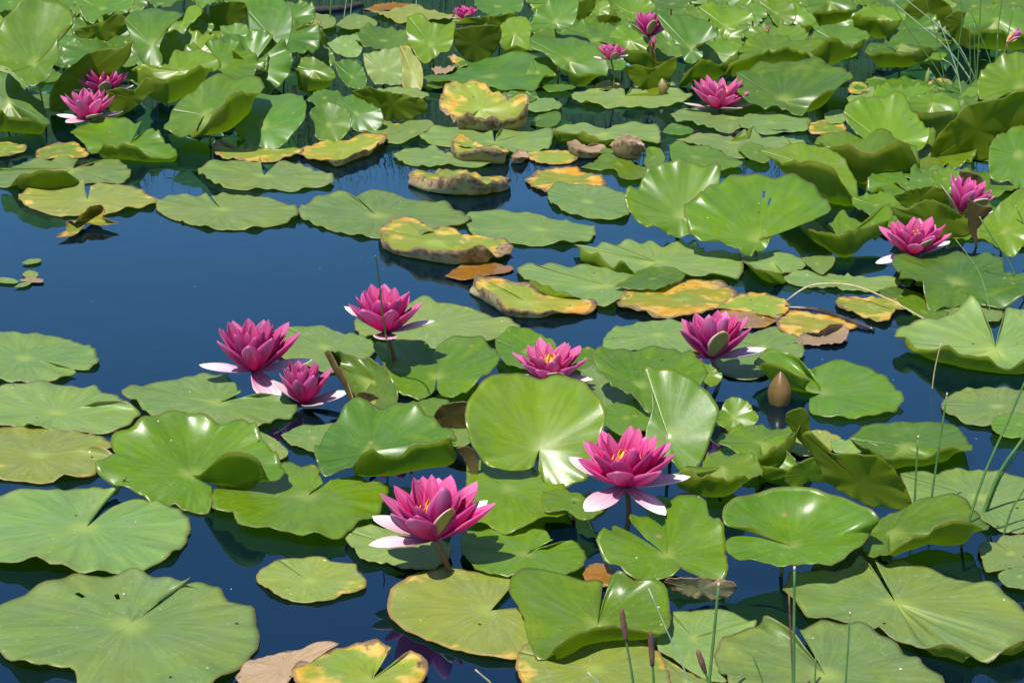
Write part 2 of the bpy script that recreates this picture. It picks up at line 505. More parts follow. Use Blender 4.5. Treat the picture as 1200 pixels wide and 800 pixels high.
def leaf(tile, c, hc, mode, kind, pts, label=None, cl='', notch=False, wave=1.0, stalk=None, thick=0.0011, name=None, dip=True, holes=()):
    closed = not notch
    LEAF_ID[0] += 1
    lid = LEAF_ID[0]
    for it in range(3):
        C, E, B, n, a = leaf_geom(tile, c, hc, mode, pts, closed)
        lo = min(E[:, 2].min(), B[:, 2].min(), C[2])
        if lo < 0.004 and dip:
            hc += (0.004 - lo) * 100.0
        else:
            break
    size = max(np.ptp(E[:, 0]), 0.02)
    # resample the rim
    seg = np.linalg.norm(np.diff(E, axis=0), axis=1)
    ts = np.concatenate([[0], np.cumsum(np.maximum(seg, 1e-4) ** 0.75)])
    ncol = int(min(max(56, size * 420), 112))
    sb = []
    for i in range(len(E)):
        d1, d2 = np.linalg.norm(B[i] - C), np.linalg.norm(E[i] - B[i])
        sb.append(min(max(d1 / (d1 + d2 + 1e-9), 0.4), 0.8))
    PB = crom(np.hstack([E, B, np.array(sb)[:, None]]), ts, ncol)
    E, B, sb = PB[:, :3], PB[:, 3:6], PB[:, 6]
    r = random.Random(lid * 13 + 5)
    # small scallops on the rim
    th = np.linspace(0, 1, ncol)
    ph = [r.uniform(0, 6.28) for _ in range(8)]
    fr = [r.uniform(7, 11), r.uniform(14, 20), r.uniform(25, 38)]
    scal = 0.004 * np.sin(fr[0] * 6.28 * th + ph[0]) + 0.007 * np.sin(fr[1] * 6.28 * th + ph[1]) + 0.006 * np.sin(fr[2] * 6.28 * th + ph[2])
    if closed:
        scal = scal * np.clip(np.minimum(th, 1 - th) * 20, 0, 1)
    if abs(a) < 0.2 and kind in 'gyYo' and hc < 1.0:
        tooth = np.abs(np.sin((11 + lid % 5) * 6.28 * th + 1.2 * np.sin(5 * 6.28 * th + ph[7])))
        scal = scal * 0.7 + 0.013 * tooth
        if closed:
            scal = scal * np.clip(np.minimum(th, 1 - th) * 20, 0, 1)
    E = E + (E - C) * (scal * wave)[:, None]
    # consistent winding: normals to the upper side
    cr = np.zeros(3)
    for i in range(ncol - 1):
        cr += np.cross(B[i] - C, B[i + 1] - C)
    if np.dot(cr, n) < 0:
        E, B, sb = E[::-1], B[::-1], sb[::-1]
    # angle about the stalk, for the veins
    ex = np.array([1.0, 0, 0])
    ey = np.cross(n, ex)
    D = B - C
    ang = np.unwrap(np.arctan2(D @ ey, D @ ex))
    ang = (ang - ang[0]) / (2 * math.pi)
    S = [0.07, 0.16, 0.27, 0.38, 0.49, 0.60, 0.70, 0.79, 0.87, 0.94, 1.0]
    top = [C.copy()]
    seed = r.uniform(0, 9.0)
    polar = [(0, 0, seed)]
    flat = (hc < 1.8 and abs(a) < 0.2)
    amp = (0.0017 if flat else 0.0026) * wave * size / 0.2 * (1.15 if kind in 'yYb' else 1.0)
    f1, f2, f3 = r.choice([2, 3]), r.choice([4, 5, 6]), r.choice([8, 9, 11])
    nv = 17
    bx = by_ = fk = 0.0
    if mode == 'f' or (not isinstance(mode, str) and mode >= 5):
        bx, by_ = r.uniform(-0.02, 0.16), r.uniform(-0.16, 0.10)
        fk = r.uniform(0.03, 0.15)
        amp *= 1.7
    elif mode == 'u':
        bx, by_ = r.uniform(-0.12, 0.02), r.uniform(-0.10, 0.05)
    taper = np.clip(np.minimum(th, 1 - th) * 14, 0, 1)
    for s in S:
        # quadratic through centre, belly, edge
        l0 = (s - sb) * (s - 1) / (sb * 1.0)
        l1 = s * (s - 1) / (sb * (sb - 1))
        l2 = s * (s - sb) / (1 - sb)
        P = l0[:, None] * C + l1[:, None] * B + l2[:, None] * E
        w = amp * (s ** 2) * (1.3 * np.sin(f1 * 6.28 * ang + ph[3]) + np.sin(f2 * 6.28 * ang + ph[4]) + 1.1 * s * s * np.sin(f3 * 6.28 * ang + ph[5]) + 0.9 * s**4 * np.sin(2.1 * f3 * 6.28 * ang + ph[6]))
        w = w + 0.0007 * size / 0.2 * s ** 3 * np.cos(nv * 6.28 * ang)
        if closed:
            w = w * taper
        if bx or by_ or fk:
            q = (P - C) / size
            qx, qy = q @ ex, q @ ey
            w = w + size * (bx * qx * qx * 2.2 + by_ * qy * qy * 2.2 + fk * (np.sqrt(qx * qx + 0.004) - 0.063))
        P = P + w[:, None] * n
        if dip:
            P[:, 2] = np.maximum(P[:, 2], 0.0022 + 0.0006 * s)
        for j in range(ncol):
            top.append(P[j])
            polar.append((ang[j], s, seed))
    base = np.array([C[0], C[1], 0.0])
    flat = (hc < 1.8 and abs(a) < 0.2)
    mats = MATS[kind]
    nm = name or ('lily_pad' if flat else 'lily_leaf')
    me = sheet_mesh(nm, np.array(top) - base, None, ncol, len(S), np.array(polar), thick, mats, holes=holes)
    LEAF_LOG.append((tile, c, round(size, 3), round(float(np.ptp(E[:, 1])), 3), round(float(E[:, 2].max()), 3), round(math.degrees(a))))
    want = stalk if stalk is not None else (hc > 2.2)
    if want:
        root = link(nm, None, loc=base)
        root.empty_display_size = 0.02
        link('blade', me, root)
        off = np.array([r.uniform(-0.015, 0.015), r.uniform(0.0, 0.02), 0]) * (0.2 if a < -0.3 else 1.0)
        z = C[2]
        p0 = np.array([0, 0, z - 0.0008])
        if a < -0.3:
            kl = int(np.argmin(E[:, 2]))
            p0 = E[kl] - base
            z = float(p0[2])
        p1 = np.array([0, 0, z]) - n * 0.02 * min(1, z / 0.03)
        p1[2] = max(p1[2], z * 0.45)
        if a < -0.3:
            p1 = np.array([p0[0] * 0.95, p0[1] * 0.95, z * 0.6])
        p2 = np.array([off[0] * 0.7 + p1[0], off[1] * 0.7 + p1[1], z * 0.35])
        p3 = np.array([off[0] + p1[0], off[1] + p1[1], -0.03])
        ctl = [p0, p1, p2, p3]
        pts_ = crom(ctl, np.array([0, 0.25, 0.7, 1.0]), 9)
        link('stalk', tube_mesh('stalk', pts_, [0.0024] * 9, M_PETIOLE, 7), root)
    else:
        root = link(nm, me, loc=base)
    if label is None:
        label, grp = auto_label(kind, mode, flat, any(len(p) > 3 for p in pts), *tpx(tile, *c))
    else:
        grp = None
    root['label'] = label
    root['category'] = 'lily pad' if flat else 'leaf'
    if kind in 'bO':
        root['category'] = 'dead leaf'
    if grp:
        root['group'] = grp
    return root


LANDMARKS = [(102, 122, 'the overlapping flower pair'), (758, 30, 'the small upright flower'), (713, 62, 'the tiny peeping flower'),
             (842, 112, 'the wide-open flower'), (777, 100, 'the pointed brownish bud'), (1125, 70, 'the drooping grass stems'),
             (1138, 230, 'the leaning half-closed flower'), (1070, 272, 'the flower behind a glossy leaf'), (567, 125, 'the yellow rolled-rim pad'),
             (735, 172, 'the brown leaf ball'), (545, 18, 'the tiniest far flower'), (1000, 340, 'the curved straw'), (913, 455, 'the plump brown bud'),
             (740, 548, 'the drooping-sepal flower'), (833, 393, 'the olive-sepal flower'), (645, 420, 'the half-hidden flower'), (362, 453, 'the lowest flower'),
             (455, 360, 'the tall-stalked flower'), (1078, 550, 'the two cut rushes'), (1180, 520, 'the long leaning rushes'), (262, 125, 'the leaf folded double'),
             (325, 124, 'the large shiny oval leaf'), (42, 60, 'the large round leaf'), (395, 10, 'the far rush stems'), (1012, 150, 'the shell-like round leaf'),
             (885, 245, 'the torn-hole leaf'), (628, 500, 'the upright heart-shaped leaf'), (1170, 95, 'the bright upright leaf'), (505, 55, 'the pale narrow far leaf'),
             (670, 70, 'the white-shining oval leaf'), (178, 40, 'the tall left clump')]


def near_phrase(px, py):
    d = sorted((math.hypot(px - x, (py - y) * 1.8), n) for x, y, n in LANDMARKS)
    return 'by ' + d[0][1] + ' towards ' + d[1][1]


def auto_label(kind, mode, flat, flap, px, py):
    if kind == 'y':
        k = 'yellowing lily pad'
    elif kind == 'Y':
        k = 'orange withering pad'
    elif kind in 'bO':
        k = 'brown dead leaf'
    elif kind == 'o':
        k = 'olive ageing leaf'
    elif kind == 'r':
        k = 'red-brown backed leaf'
    elif flat and not flap:
        k = 'flat green pad'
    elif flat:
        k = 'pad with upturned front'
    elif flap:
        k = 'cupped green leaf'
    elif mode == 'u' or (not isinstance(mode, str) and mode < -10):
        k = 'olive-backed standing leaf'
    elif mode == 'f':
        k = 'glossy upturned leaf'
    else:
        k = 'small raised leaf'
    lab = k + ' ' + near_phrase(px, py)
    return lab, lab

# ------------------------------------------------------------------ the setting: pond bed and banks, water, far bank grass
def ground_and_water():
    m = new_mat('mud_and_turf')
    b = NB(m)
    geo = b.n('ShaderNodeNewGeometry')
    sx = b.n('ShaderNodeSeparateXYZ')
    b.t.links.new(geo.outputs['Position'], sx.inputs[0])
    nz = b.noise(geo.outputs['Position'], 3.0, 4.0)
    turf = b.mix(nz, (0.035, 0.06, 0.012), (0.08, 0.10, 0.02))
    col = b.mix(b.ss(sx.outputs[2], -0.05, 0.03), (0.03, 0.022, 0.014), turf)
    p = b.n('ShaderNodeBsdfPrincipled')
    b.put(p.inputs['Base Color'], col)
    p.inputs['Roughness'].default_value = 0.9
    out = b.n('ShaderNodeOutputMaterial')
    b.t.links.new(p.outputs[0], out.inputs[0])
    xs = sorted(set([-300, -120, -50, -25, -14] + [i * 0.5 for i in range(-20, 21)] + [14, 25, 50, 120, 300]))
    ys = sorted(set([-300, -100, -40, -15, -6, -3] + [i * 0.4 for i in range(-5, 32)] + [14, 20, 40, 100, 300]))
    vs, fs = [], []
    rr = random.Random(3)
    for y in ys:
        for x in xs:
            dx = max(abs(x) - 6.0, 0)
            dy = max(1.0 - y, y - 8.3, 0)
            d = math.hypot(dx, dy)
            z = -0.5 if d <= 0 else min(-0.5 + d * 0.9, 0.12) + 0.04 * rr.uniform(-1, 1)
            if y > 8.8:
                z += min((y - 8.8) * 0.75, 1.42)
            vs.append((x, y, z))
    nx = len(xs)
    for j in range(len(ys) - 1):
        for i in range(nx - 1):
            fs.append((j * nx + i, j * nx + i + 1, (j + 1) * nx + i + 1, (j + 1) * nx + i))
    me = bpy.data.meshes.new('ground')
    me.from_pydata(vs, [], fs)
    me.materials.append(m)
    me.polygons.foreach_set('use_smooth', [True] * len(fs))
    o = link('ground', me)
    o['kind'] = 'structure'
    o['label'] = 'dark pond bed and grassy banks'
    o['category'] = 'ground'

    w = new_mat('pond_water')
    b = NB(w)
    geo = b.n('ShaderNodeNewGeometry')
    pos = geo.outputs['Position']
    dist, cc = b.vor(pos, 42.0)
    sc = b.n('ShaderNodeSeparateColor')
    b.t.links.new(cc, sc.inputs[0])
    fleck = b.math('MULTIPLY', b.math('LESS_THAN', dist, 0.035), b.math('GREATER_THAN', sc.outputs[0], 0.90))
    col = b.mix(fleck, (0.0007, 0.0035, 0.010), (0.45, 0.45, 0.38))
    bp = b.n('ShaderNodeBump')
    bp.inputs['Strength'].default_value = 0.06
    bp.inputs['Distance'].default_value = 0.01
    b.put(bp.inputs['Height'], b.math('ADD', b.noise(pos, 7.0, 2.0), b.math('MULTIPLY', b.noise(pos, 45.0, 1.0), 0.05)))
    df = b.n('ShaderNodeBsdfDiffuse')
    b.put(df.inputs['Color'], col)
    gl = b.n('ShaderNodeBsdfGlossy')
    gl.inputs['Color'].default_value = (0.46, 0.82, 1.0, 1.0)
    gl.inputs['Roughness'].default_value = 0.012
    b.t.links.new(bp.outputs[0], gl.inputs['Normal'])
    fr = b.n('ShaderNodeFresnel')
    fr.inputs['IOR'].default_value = 2.10
    b.t.links.new(bp.outputs[0], fr.inputs['Normal'])
    mx = b.n('ShaderNodeMixShader')
    b.put(mx.inputs[0], b.math('MULTIPLY', fr.outputs[0], b.math('SUBTRACT', 1.0, fleck)))
    b.t.links.new(df.outputs[0], mx.inputs[1])
    b.t.links.new(gl.outputs[0], mx.inputs[2])
    out = b.n('ShaderNodeOutputMaterial')
    b.t.links.new(mx.outputs[0], out.inputs[0])
    me = bpy.data.meshes.new('water')
    me.from_pydata([(-6.9, 0.3, 0), (6.9, 0.3, 0), (6.9, 9.2, 0), (-6.9, 9.2, 0)], [], [(0, 1, 2, 3)])
    me.materials.append(w)
    o = link('water', me)
    o['kind'] = 'structure'
    o['label'] = 'still dark blue pond water mirroring the sky'
    o['category'] = 'water'

    rr = random.Random(11)
    vs, fs = [], []
    for i in range(18000):
        x = rr.uniform(-6.5, 6.5)
        y = rr.uniform(8.45, 10.9)
        g0 = -0.12 + max(0.0, min((y - 8.8) * 0.75, 1.42))
        h = rr.uniform(0.15, 0.40)
        a = rr.uniform(0, 6.28)
        wd = rr.uniform(0.003, 0.007)
        lx, ly = rr.gauss(0, 0.12) * h, rr.gauss(0, 0.12) * h
        dx, dy = math.cos(a) * wd, math.sin(a) * wd
        k = len(vs)
        vs += [(x - dx, y - dy, g0), (x + dx, y + dy, g0), (x + dx * .8 + lx * .4, y + dy * .8 + ly * .4, g0 + h * .7), (x - dx * .8 + lx * .4, y - dy * .8 + ly * .4, g0 + h * .7), (x + lx, y + ly, g0 + h + .1)]
        fs += [(k, k + 1, k + 2, k + 3), (k + 3, k + 2, k + 4)]
    me = bpy.data.meshes.new('bank_grass')
    me.from_pydata(vs, [], fs)
    me.materials.append(stalk_mat('bank_grass', (0.04, 0.075, 0.015), (0.09, 0.11, 0.03), 0.6))
    o = link('bank_grass', me)
    o['kind'] = 'stuff'
    o['label'] = 'tall grass on the far bank mirrored in the water'
    o['category'] = 'grass'


ground_and_water()

# ------------------------------------------------------------------ lily pads and leaves
# Outlines are read off the photograph (tile + tile coordinates); heights in cm above the water.
def build_leaves():
    # ---------------- bottom left
    leaf('M', (570, 540), 0.6, 0, 'g', [(838, 350, 2.5, 806, 386, .3), (770, 340, 1.2), (690, 335, .8), (600, 310, .6), (510, 318), (400, 335), (330, 320), (230, 352), (120, 400), (0, 445), (-60, 520), (-80, 600), (0, 660), (60, 710), (150, 740), (230, 725), (330, 745), (340, 800), (420, 870), (560, 900), (760, 880), (930, 810), (1060, 710), (1125, 640), (1130, 560), (1110, 480), (1060, 440), (990, 430), (950, 395), (880, 378), (800, 395)],
         'broad dull green pad with small holes and its slit edge curled up', notch=True, holes=((4, 14, 1), (5, 22, 1)))
    leaf('M', (380, 115), 0.6, 0, 'g', [(557, -92, 3, 528, -48, .3), (470, -62, .6), (335, -66), (230, -42), (150, -52), (60, -30), (-60, 0), (-150, 60), (-190, 130), (-130, 210), (-40, 255, .8), (60, 258, 1.2), (180, 262, 1.2), (300, 300, .4), (360, 320), (470, 310), (600, 303), (690, 265), (750, 235), (800, 190), (832, 120), (815, 70), (770, 40), (700, 15), (650, -12), (590, -20), (500, 12)],
         'large pale green pad with a lobe tip sticking up, behind the pad with holes', notch=True)
    leaf('N', (120, 730), 0.25, 0, 'b', [(370, 625), (300, 617), (200, 645), (100, 665), (0, 690), (-50, 720), (-90, 780), (0, 830), (100, 840), (160, 780), (250, 700)],
         'flat pinkish brown dead leaf lying between two pads', name='dead_leaf')
    leaf('N', (235, 350), 0.35, 0, 'o', [(100, 255), (180, 248), (270, 248), (360, 268), (435, 270), (445, 300), (480, 345), (470, 385), (370, 412), (330, 430), (240, 440), (150, 432), (90, 410), (40, 375), (5, 345), (10, 310), (50, 280)],
         'small round olive pad alone on the dark water', wave=.8)
    leaf('N', (1030, 480), 0.5, 0, 'o', [(1120, 380), (1115, 340), (1080, 318), (960, 312), (860, 290), (800, 285), (720, 310), (640, 350), (590, 400), (580, 460), (600, 520), (640, 550), (720, 590), (800, 625), (880, 650), (960, 675), (1060, 690), (1150, 690), (1215, 640), (1220, 560), (1180, 460)],
         'round olive pad in front of the flower with brown stalk, above its reflection', notch=True, wave=.7)
    leaf('N', (510, 785), 0.5, 0, 'y', [(590, 650, 1.2), (560, 625, 1), (520, 620, .6), (440, 620, .4), (380, 635), (300, 660), (200, 700), (160, 750), (200, 810), (300, 850), (450, 870), (600, 860), (720, 800), (755, 735), (740, 690, .5), (690, 660, .8), (640, 690, .5)],
         'yellow-green pad with rusty brown rim spots touching the dead leaf', notch=True)
    leaf('N', (230, -25), 1.2, 0, 'G', [(295, -86, .6), (275, -112), (280, -136), (200, -161), (120, -164), (0, -150), (-100, -120), (-170, -80), (-190, -20), (-190, 40), (-125, 50), (-50, 95, .8), (60, 105, 1), (150, 125, 1), (250, 150, .8), (340, 168), (380, 160), (410, 135), (450, 100), (520, 75), (545, 40), (560, 0), (580, -60), (450, -110), (330, -90, .4)],
         'wide green pad in the shade of the pleated leaf behind it', notch=True)
    leaf('N', (640, 200), 0.9, 0, 'g', [(400, 130), (440, 115), (530, 112), (650, 120), (760, 150), (850, 190), (858, 225), (840, 260), (790, 285), (700, 295), (650, 290), (560, 262), (470, 255), (430, 210), (392, 160)],
         'pad right under the flower with a brown stalk, holding its shadow')
    leaf('O', (60, 235), 1.3, 0, 'G', [(180, 158, 1), (130, 130), (40, 120), (-60, 120), (-150, 130), (-215, 145), (-225, 200), (-170, 280), (-100, 310), (0, 325), (100, 310), (150, 325), (235, 330), (300, 290), (328, 240), (300, 195), (240, 168, .6), (150, 190, .8)],
         'bright green pad right of the brown flower stalk', notch=True)
    leaf('O', (-20, -60), 1.7, 0, 'G', [(-200, -170), (-200, -60), (-185, 90), (-120, 95, .3), (-60, 125), (-30, 140), (10, 130, .5), (70, 95, 1), (150, 62, 1), (250, 50, .5), (278, 20), (250, -40), (200, -100), (60, -160), (-100, -190)],
         'bright green leaf lying in the shadow below the upright heart-shaped leaf', stalk=True)
    leaf('O', (280, -10), 3.0, 0, 'G', [(135, -45), (200, -52), (300, -40), (380, -20), (430, 0), (432, 25), (390, 55), (330, 82), (285, 70), (235, 38), (150, 42), (130, 0)],
         'small green leaf under the drooping white sepal of an open flower')
    # ---------------- bottom centre and right
    leaf('O', (680, 240), 2.5, 14, 'G', [(560, 150), (500, 118), (445, 110), (435, 150), (375, 200), (380, 240), (400, 270), (440, 290), (480, 310), (540, 345), (600, 335), (660, 340), (750, 320), (850, 345), (920, 362), (945, 330), (940, 250), (930, 150), (870, 90), (840, 20), (800, -5), (720, -5), (675, 20), (670, 90), (600, 72), (512, 80), (575, 150)],
         'bright yellow-green leaf with deep notch in front of the drooping sepals', notch=True)
    leaf('O', (830, 385), 0.8, -76, 'b', [(668, 350), (700, 335), (800, 332), (900, 345), (960, 345), (985, 360), (980, 395), (930, 430), (830, 425), (740, 405), (690, 378)],
         'brown half-sunken leaf under the deeply notched bright leaf', name='dead_leaf')
    leaf('O', (390, 320), 0.3, 0, 'O', [(310, 320), (330, 290), (370, 270), (420, 280), (460, 320), (430, 370), (340, 365)],
         'orange sunken leaf glimpsed between green leaves', name='dead_leaf')
    leaf('O', (375, 545), 1.6, 0, 'G', [(400, 362), (300, 345), (240, 335), (150, 305), (75, 300), (0, 330), (-10, 400), (30, 460), (60, 560), (90, 650), (110, 692), (145, 694), (200, 630, 3, 190, 680, .8), (270, 580, 4, 260, 655, .5), (350, 557, 4.5, 330, 625, .3), (450, 553, 4.5, 460, 606, .3), (560, 556, 4, 570, 592, .5), (660, 572, 2.5, 655, 580, 1), (690, 560, 1), (697, 500, 1), (690, 430, 1), (670, 370, 1.4), (620, 338, 1.6), (540, 345, 1.6), (490, 310, 2.4), (465, 305, 2.4), (430, 340, 1.4)],
         'cupped leaf with pointed lobe and turned-up front edge above the brown-tipped rushes', notch=True, stalk=True)
    leaf('O', (360, 735), 0.7, 0, 'o', [(30, 660), (60, 630), (150, 620), (300, 600), (450, 600), (600, 620), (660, 690), (690, 760), (680, 830), (550, 880), (400, 900), (200, 890), (80, 830), (20, 730)],
         'yellow-green pad shaded by the cupped leaf above it')
    leaf('O', (800, 600), 0.7, 0, 'g', [(700, 485), (760, 482), (850, 478), (950, 490), (1010, 505), (1045, 520), (1075, 515, .8), (1060, 560), (1000, 580), (930, 640), (900, 700), (930, 770), (940, 800), (840, 770), (760, 720), (690, 680), (640, 640), (640, 560)],
         'grey-green pad behind the tallest thick rush stem')
    leaf('O', (770, 790), 0.4, 0, 'o', [(640, 670), (720, 720), (820, 770), (930, 805), (900, 880), (760, 900), (660, 860), (630, 760)],
         'yellow-green pad edge peeping from under the grey-green pad')
    leaf('P', (330, 765), 1.3, 0, 'g', [(190, 580, 1), (120, 520, 1.6), (65, 488, 2), (40, 520, 1), (10, 545), (-100, 582), (-150, 640), (-155, 700), (-120, 770), (-60, 860), (100, 940), (400, 960), (700, 920), (860, 830), (860, 790), (760, 715), (680, 645), (560, 578), (450, 548), (330, 533), (270, 540), (215, 562)],
         'wide pad with pointed lobe behind a row of bare rush stems', notch=True)
    leaf('P', (170, 195), 4.5, 4, 'G', [(0, 120, .8), (-60, 110, 1.2), (-110, 100, 1.6), (-125, 60, 2), (-100, 10, 2.2), (-50, -20, 2.4), (0, -36, 2.4), (140, -58, 2.6), (300, -56, 2.8), (420, -16, 3), (520, 30, 3), (565, 70, 2.4), (550, 100, 1.4), (530, 130), (500, 190), (470, 215), (400, 250), (350, 275), (250, 270), (150, 285), (70, 275), (0, 270), (-60, 250), (-110, 200), (-110, 165), (-80, 150), (40, 160)],
         'smooth shiny leaf split by a slot on its side, over dark water', notch=True, wave=.6)
    leaf('P', (635, 445), 1.0, 0, 'g', [(545, 255, .8), (600, 270), (640, 265), (720, 275), (770, 310), (830, 315), (900, 345), (960, 345), (1020, 375), (1070, 385), (1130, 430), (1200, 470), (1300, 520), (1330, 570), (1260, 600, .5), (1190, 600, 2, 1195, 640, .2), (1130, 625, 2, 1110, 660, .1), (1070, 690, .3), (1035, 702), (1000, 685, .3), (950, 652, 1.5, 945, 690, .2), (880, 622, 2, 880, 668, .2), (800, 608, 2, 790, 642, .2), (730, 612, 1), (670, 630), (600, 595), (520, 550), (430, 535), (330, 530), (270, 535), (220, 480), (190, 440), (150, 400), (145, 350), (180, 300), (220, 310), (330, 310), (430, 270), (470, 230), (520, 275, .5)],
         'very large blue-green pad below the shiny slotted leaf, slit pointing at it', notch=True)
    leaf('P', (610, 140), 3.0, 0, 'G', [(690, 20), (740, -10), (800, -24), (880, -30), (960, 0), (1010, 60), (1042, 130, 1), (960, 100, 3, 960, 165, .6), (880, 95, 3, 880, 168, .6), (800, 120, 3, 780, 182, .6), (720, 150, 3, 690, 210, .6), (650, 195, 2, 630, 232, .6), (570, 252), (510, 235), (490, 180), (520, 120), (600, 60)],
         'leaf with brown-lined upturned edge crossed by leaning rushes', stalk=True)
    leaf('P', (1140, 230), 0.6, 0, 'g', [(1080, 180), (1100, 160), (1150, 148), (1220, 150), (1300, 200), (1280, 290), (1200, 290), (1110, 305), (1040, 310), (1015, 250), (1000, 200), (1030, 180)], None, 'BR')
    leaf('P', (1180, 330), 1.0, 0, 'g', [(1085, 320), (1130, 295), (1200, 280), (1260, 290), (1280, 360), (1200, 380), (1120, 370), (1090, 340)], None, 'BR')
    leaf('L', (1000, 760), 0.5, 0, 'g', [(655, 655, .8), (720, 648), (800, 655), (870, 640), (950, 635), (1080, 645), (1200, 665), (1290, 700), (1320, 780), (1280, 860), (1200, 905), (1130, 905), (1060, 890), (1000, 870), (900, 850), (800, 830), (720, 800), (690, 740)],
         'grey-green pad under the pair of leaning rush blades')
    # ---------------- right middle
    leaf('L', (480, 690), 4.0, -78, 'G', [(225, 480), (262, 465), (285, 520), (370, 565), (500, 560), (580, 590), (640, 650), (690, 740), (710, 800), (690, 815), (600, 802), (520, 792), (430, 750), (340, 700), (290, 610)],
         'leaf standing on edge with olive back towards the cut rushes')
    leaf('L', (215, 450), 4.5, -78, 'G', [(150, 420), (160, 385), (215, 365), (250, 385), (262, 460), (285, 520), (290, 580), (230, 530), (190, 480)], None, 'BR', stalk=False)
    leaf('K', (1090, 520), 2.6, 5, 'G', [(890, 545), (925, 485), (1010, 455), (1100, 435), (1180, 442), (1245, 465), (1280, 478, 1), (1220, 500, 3, 1240, 540, .5), (1150, 520, 3, 1180, 595, .5), (1090, 555, 2, 1110, 612, .5), (1060, 592)], None, 'BR')
    leaf('K', (920, 630), 2.6, 5, 'G', [(830, 650), (845, 600), (875, 560), (910, 550), (980, 565), (1040, 600), (1080, 640), (1097, 668, 1), (1010, 675, 5, 1000, 715, .5), (900, 664, 5, 880, 748, .5), (830, 655, 5, 790, 745, .5), (770, 655, 4, 720, 722, .5), (705, 710, 1), (760, 650, .5)], None, 'BR')
    leaf('L', (110, 615), 2.0, 0, 'G', [(95, 570, 1), (130, 535, 2), (160, 560, 1.5), (195, 600, 1), (195, 635, .5), (140, 635, 3, 130, 672, .3), (70, 622, 3, 60, 674, .3), (15, 605, 1)], None, 'BR')
    leaf('L', (240, 650), 1.4, -78, 'G', [(150, 660), (200, 610), (290, 585), (320, 640), (330, 690), (250, 690), (200, 720), (150, 690)], None, 'BR', stalk=False)
    leaf('L', (310, 300), 0.8, 0, 'G', [(258, 330), (258, 362), (290, 390), (380, 402), (470, 402), (590, 385), (650, 360), (670, 325), (640, 290), (600, 240), (560, 205), (500, 180), (420, 165), (350, 160), (290, 180, .5), (255, 185, 2), (200, 130, 3), (120, 105, 3.4), (60, 112, 3.4), (20, 150, 3), (22, 180, 2.5), (60, 182, 4, 60, 215, 1.5), (130, 195, 4.5, 130, 245, 1), (200, 222, 4, 200, 272, .5), (265, 240, 3, 245, 292, .3)],
         'heart-shaped leaf with one lobe folded up beside the brown bud', notch=True, stalk=False)
    leaf('L', (1080, 360), 0.5, 0, 'g', [(835, 350), (870, 310), (960, 285), (1060, 282), (1200, 285), (1300, 310), (1330, 370), (1280, 430), (1180, 445), (1080, 442), (980, 440), (900, 410), (850, 380)],
         'plain matte pad crossed by a leaning rush, with a smaller pad overlapping')
    leaf('L', (1180, 440), 1.1, 0, 'G', [(1055, 440), (1080, 405), (1150, 388), (1220, 390), (1280, 420), (1270, 480), (1190, 492), (1110, 487), (1070, 470)],
         'small pad overlapping the plain matte pad by the leaning rush')
    leaf('L', (680, 535), 1.2, 0, 'G', [(430, 500), (480, 465), (570, 435), (700, 425), (830, 415), (890, 435), (940, 490), (972, 550, 1.5), (890, 543, 3.5, 880, 578, .6), (830, 560, 3.5, 830, 595, .5), (760, 585, 3, 760, 612, .5), (690, 580, 3.5, 690, 608, .5), (620, 575, 3.5, 610, 614, .5), (560, 558, 3, 540, 592, .5), (480, 530, 1)],
         'broad shallow dish-shaped leaf behind two cut rush stems', stalk=True)
    leaf('L', (440, 535), 1.0, 8, 'g', [(350, 520), (400, 500), (470, 505), (560, 550), (500, 562), (420, 565), (360, 558)], None, 'BR')
    leaf('L', (280, 520), 0.5, 0, 'o', [(150, 530), (200, 490), (280, 465), (350, 475), (395, 500), (360, 550), (280, 575), (200, 570)], None, 'BR')
    leaf('L', (1075, 105), 1.0, 0, 'g', [(1050, 20, 1), (1000, -90, 2), (970, -122, 3), (930, -90, 1.5), (880, -60, 1), (780, -30, .6), (700, -10), (640, 30), (630, 70), (690, 70, 2, 680, 84, .2), (740, 110, 3, 730, 124, .3), (850, 105, 3, 850, 162, .2), (940, 140, 2.5, 940, 187, .2), (1020, 142, 3, 1020, 202, .1), (1120, 180, 2, 1120, 210, .1), (1200, 150, 2, 1200, 210, .1), (1300, 120, 1), (1350, 60), (1340, -20), (1250, -70), (1180, -60, 1), (1130, -82, 2.6), (1100, 0, 1.5)],
         'large pad with two raised slit lobes over its dark reflection', notch=True)
    # ---------------- centre clump
    leaf('K', (120, 548), 5.0, 'f', 'G', [(95, 628), (25, 652), (-85, 645), (-125, 620), (-185, 540), (-205, 430), (-195, 380), (-145, 290), (-65, 215), (0, 198), (50, 195), (100, 200), (135, 215), (180, 198), (240, 200), (300, 235), (345, 290), (385, 360), (410, 410), (408, 460), (390, 520), (360, 600), (345, 660), (320, 692), (280, 702), (215, 724), (150, 695), (118, 640)],
         'upright heart-shaped leaf facing forward in the middle of the clump', notch=True, wave=.5)
    leaf('K', (560, 270), 4.5, 'f', 'G', [(345, 170), (375, 132), (450, 115), (550, 110), (650, 112), (740, 155), (800, 200), (860, 270), (800, 330), (700, 370), (615, 375), (560, 345), (510, 310), (440, 285), (395, 240)],
         'glossy leaf leaning behind the upright split leaf', wave=.7)
    leaf('K', (860, 220), 4.0, 8, 'G', [(750, 160), (800, 150), (860, 170), (905, 210), (925, 235), (880, 280), (850, 260), (800, 210)], None, 'FG')
    leaf('K', (690, 495), 5.0, 'f', 'G', [(573, 205), (600, 190), (628, 205), (650, 198), (690, 200), (760, 225), (830, 270), (890, 340), (910, 390), (890, 450), (860, 540), (830, 610), (780, 655), (730, 640), (700, 600), (640, 600), (590, 520), (590, 450), (615, 380), (612, 310), (592, 250)],
         'upright split leaf with white shine right behind an open flower', wave=.5)
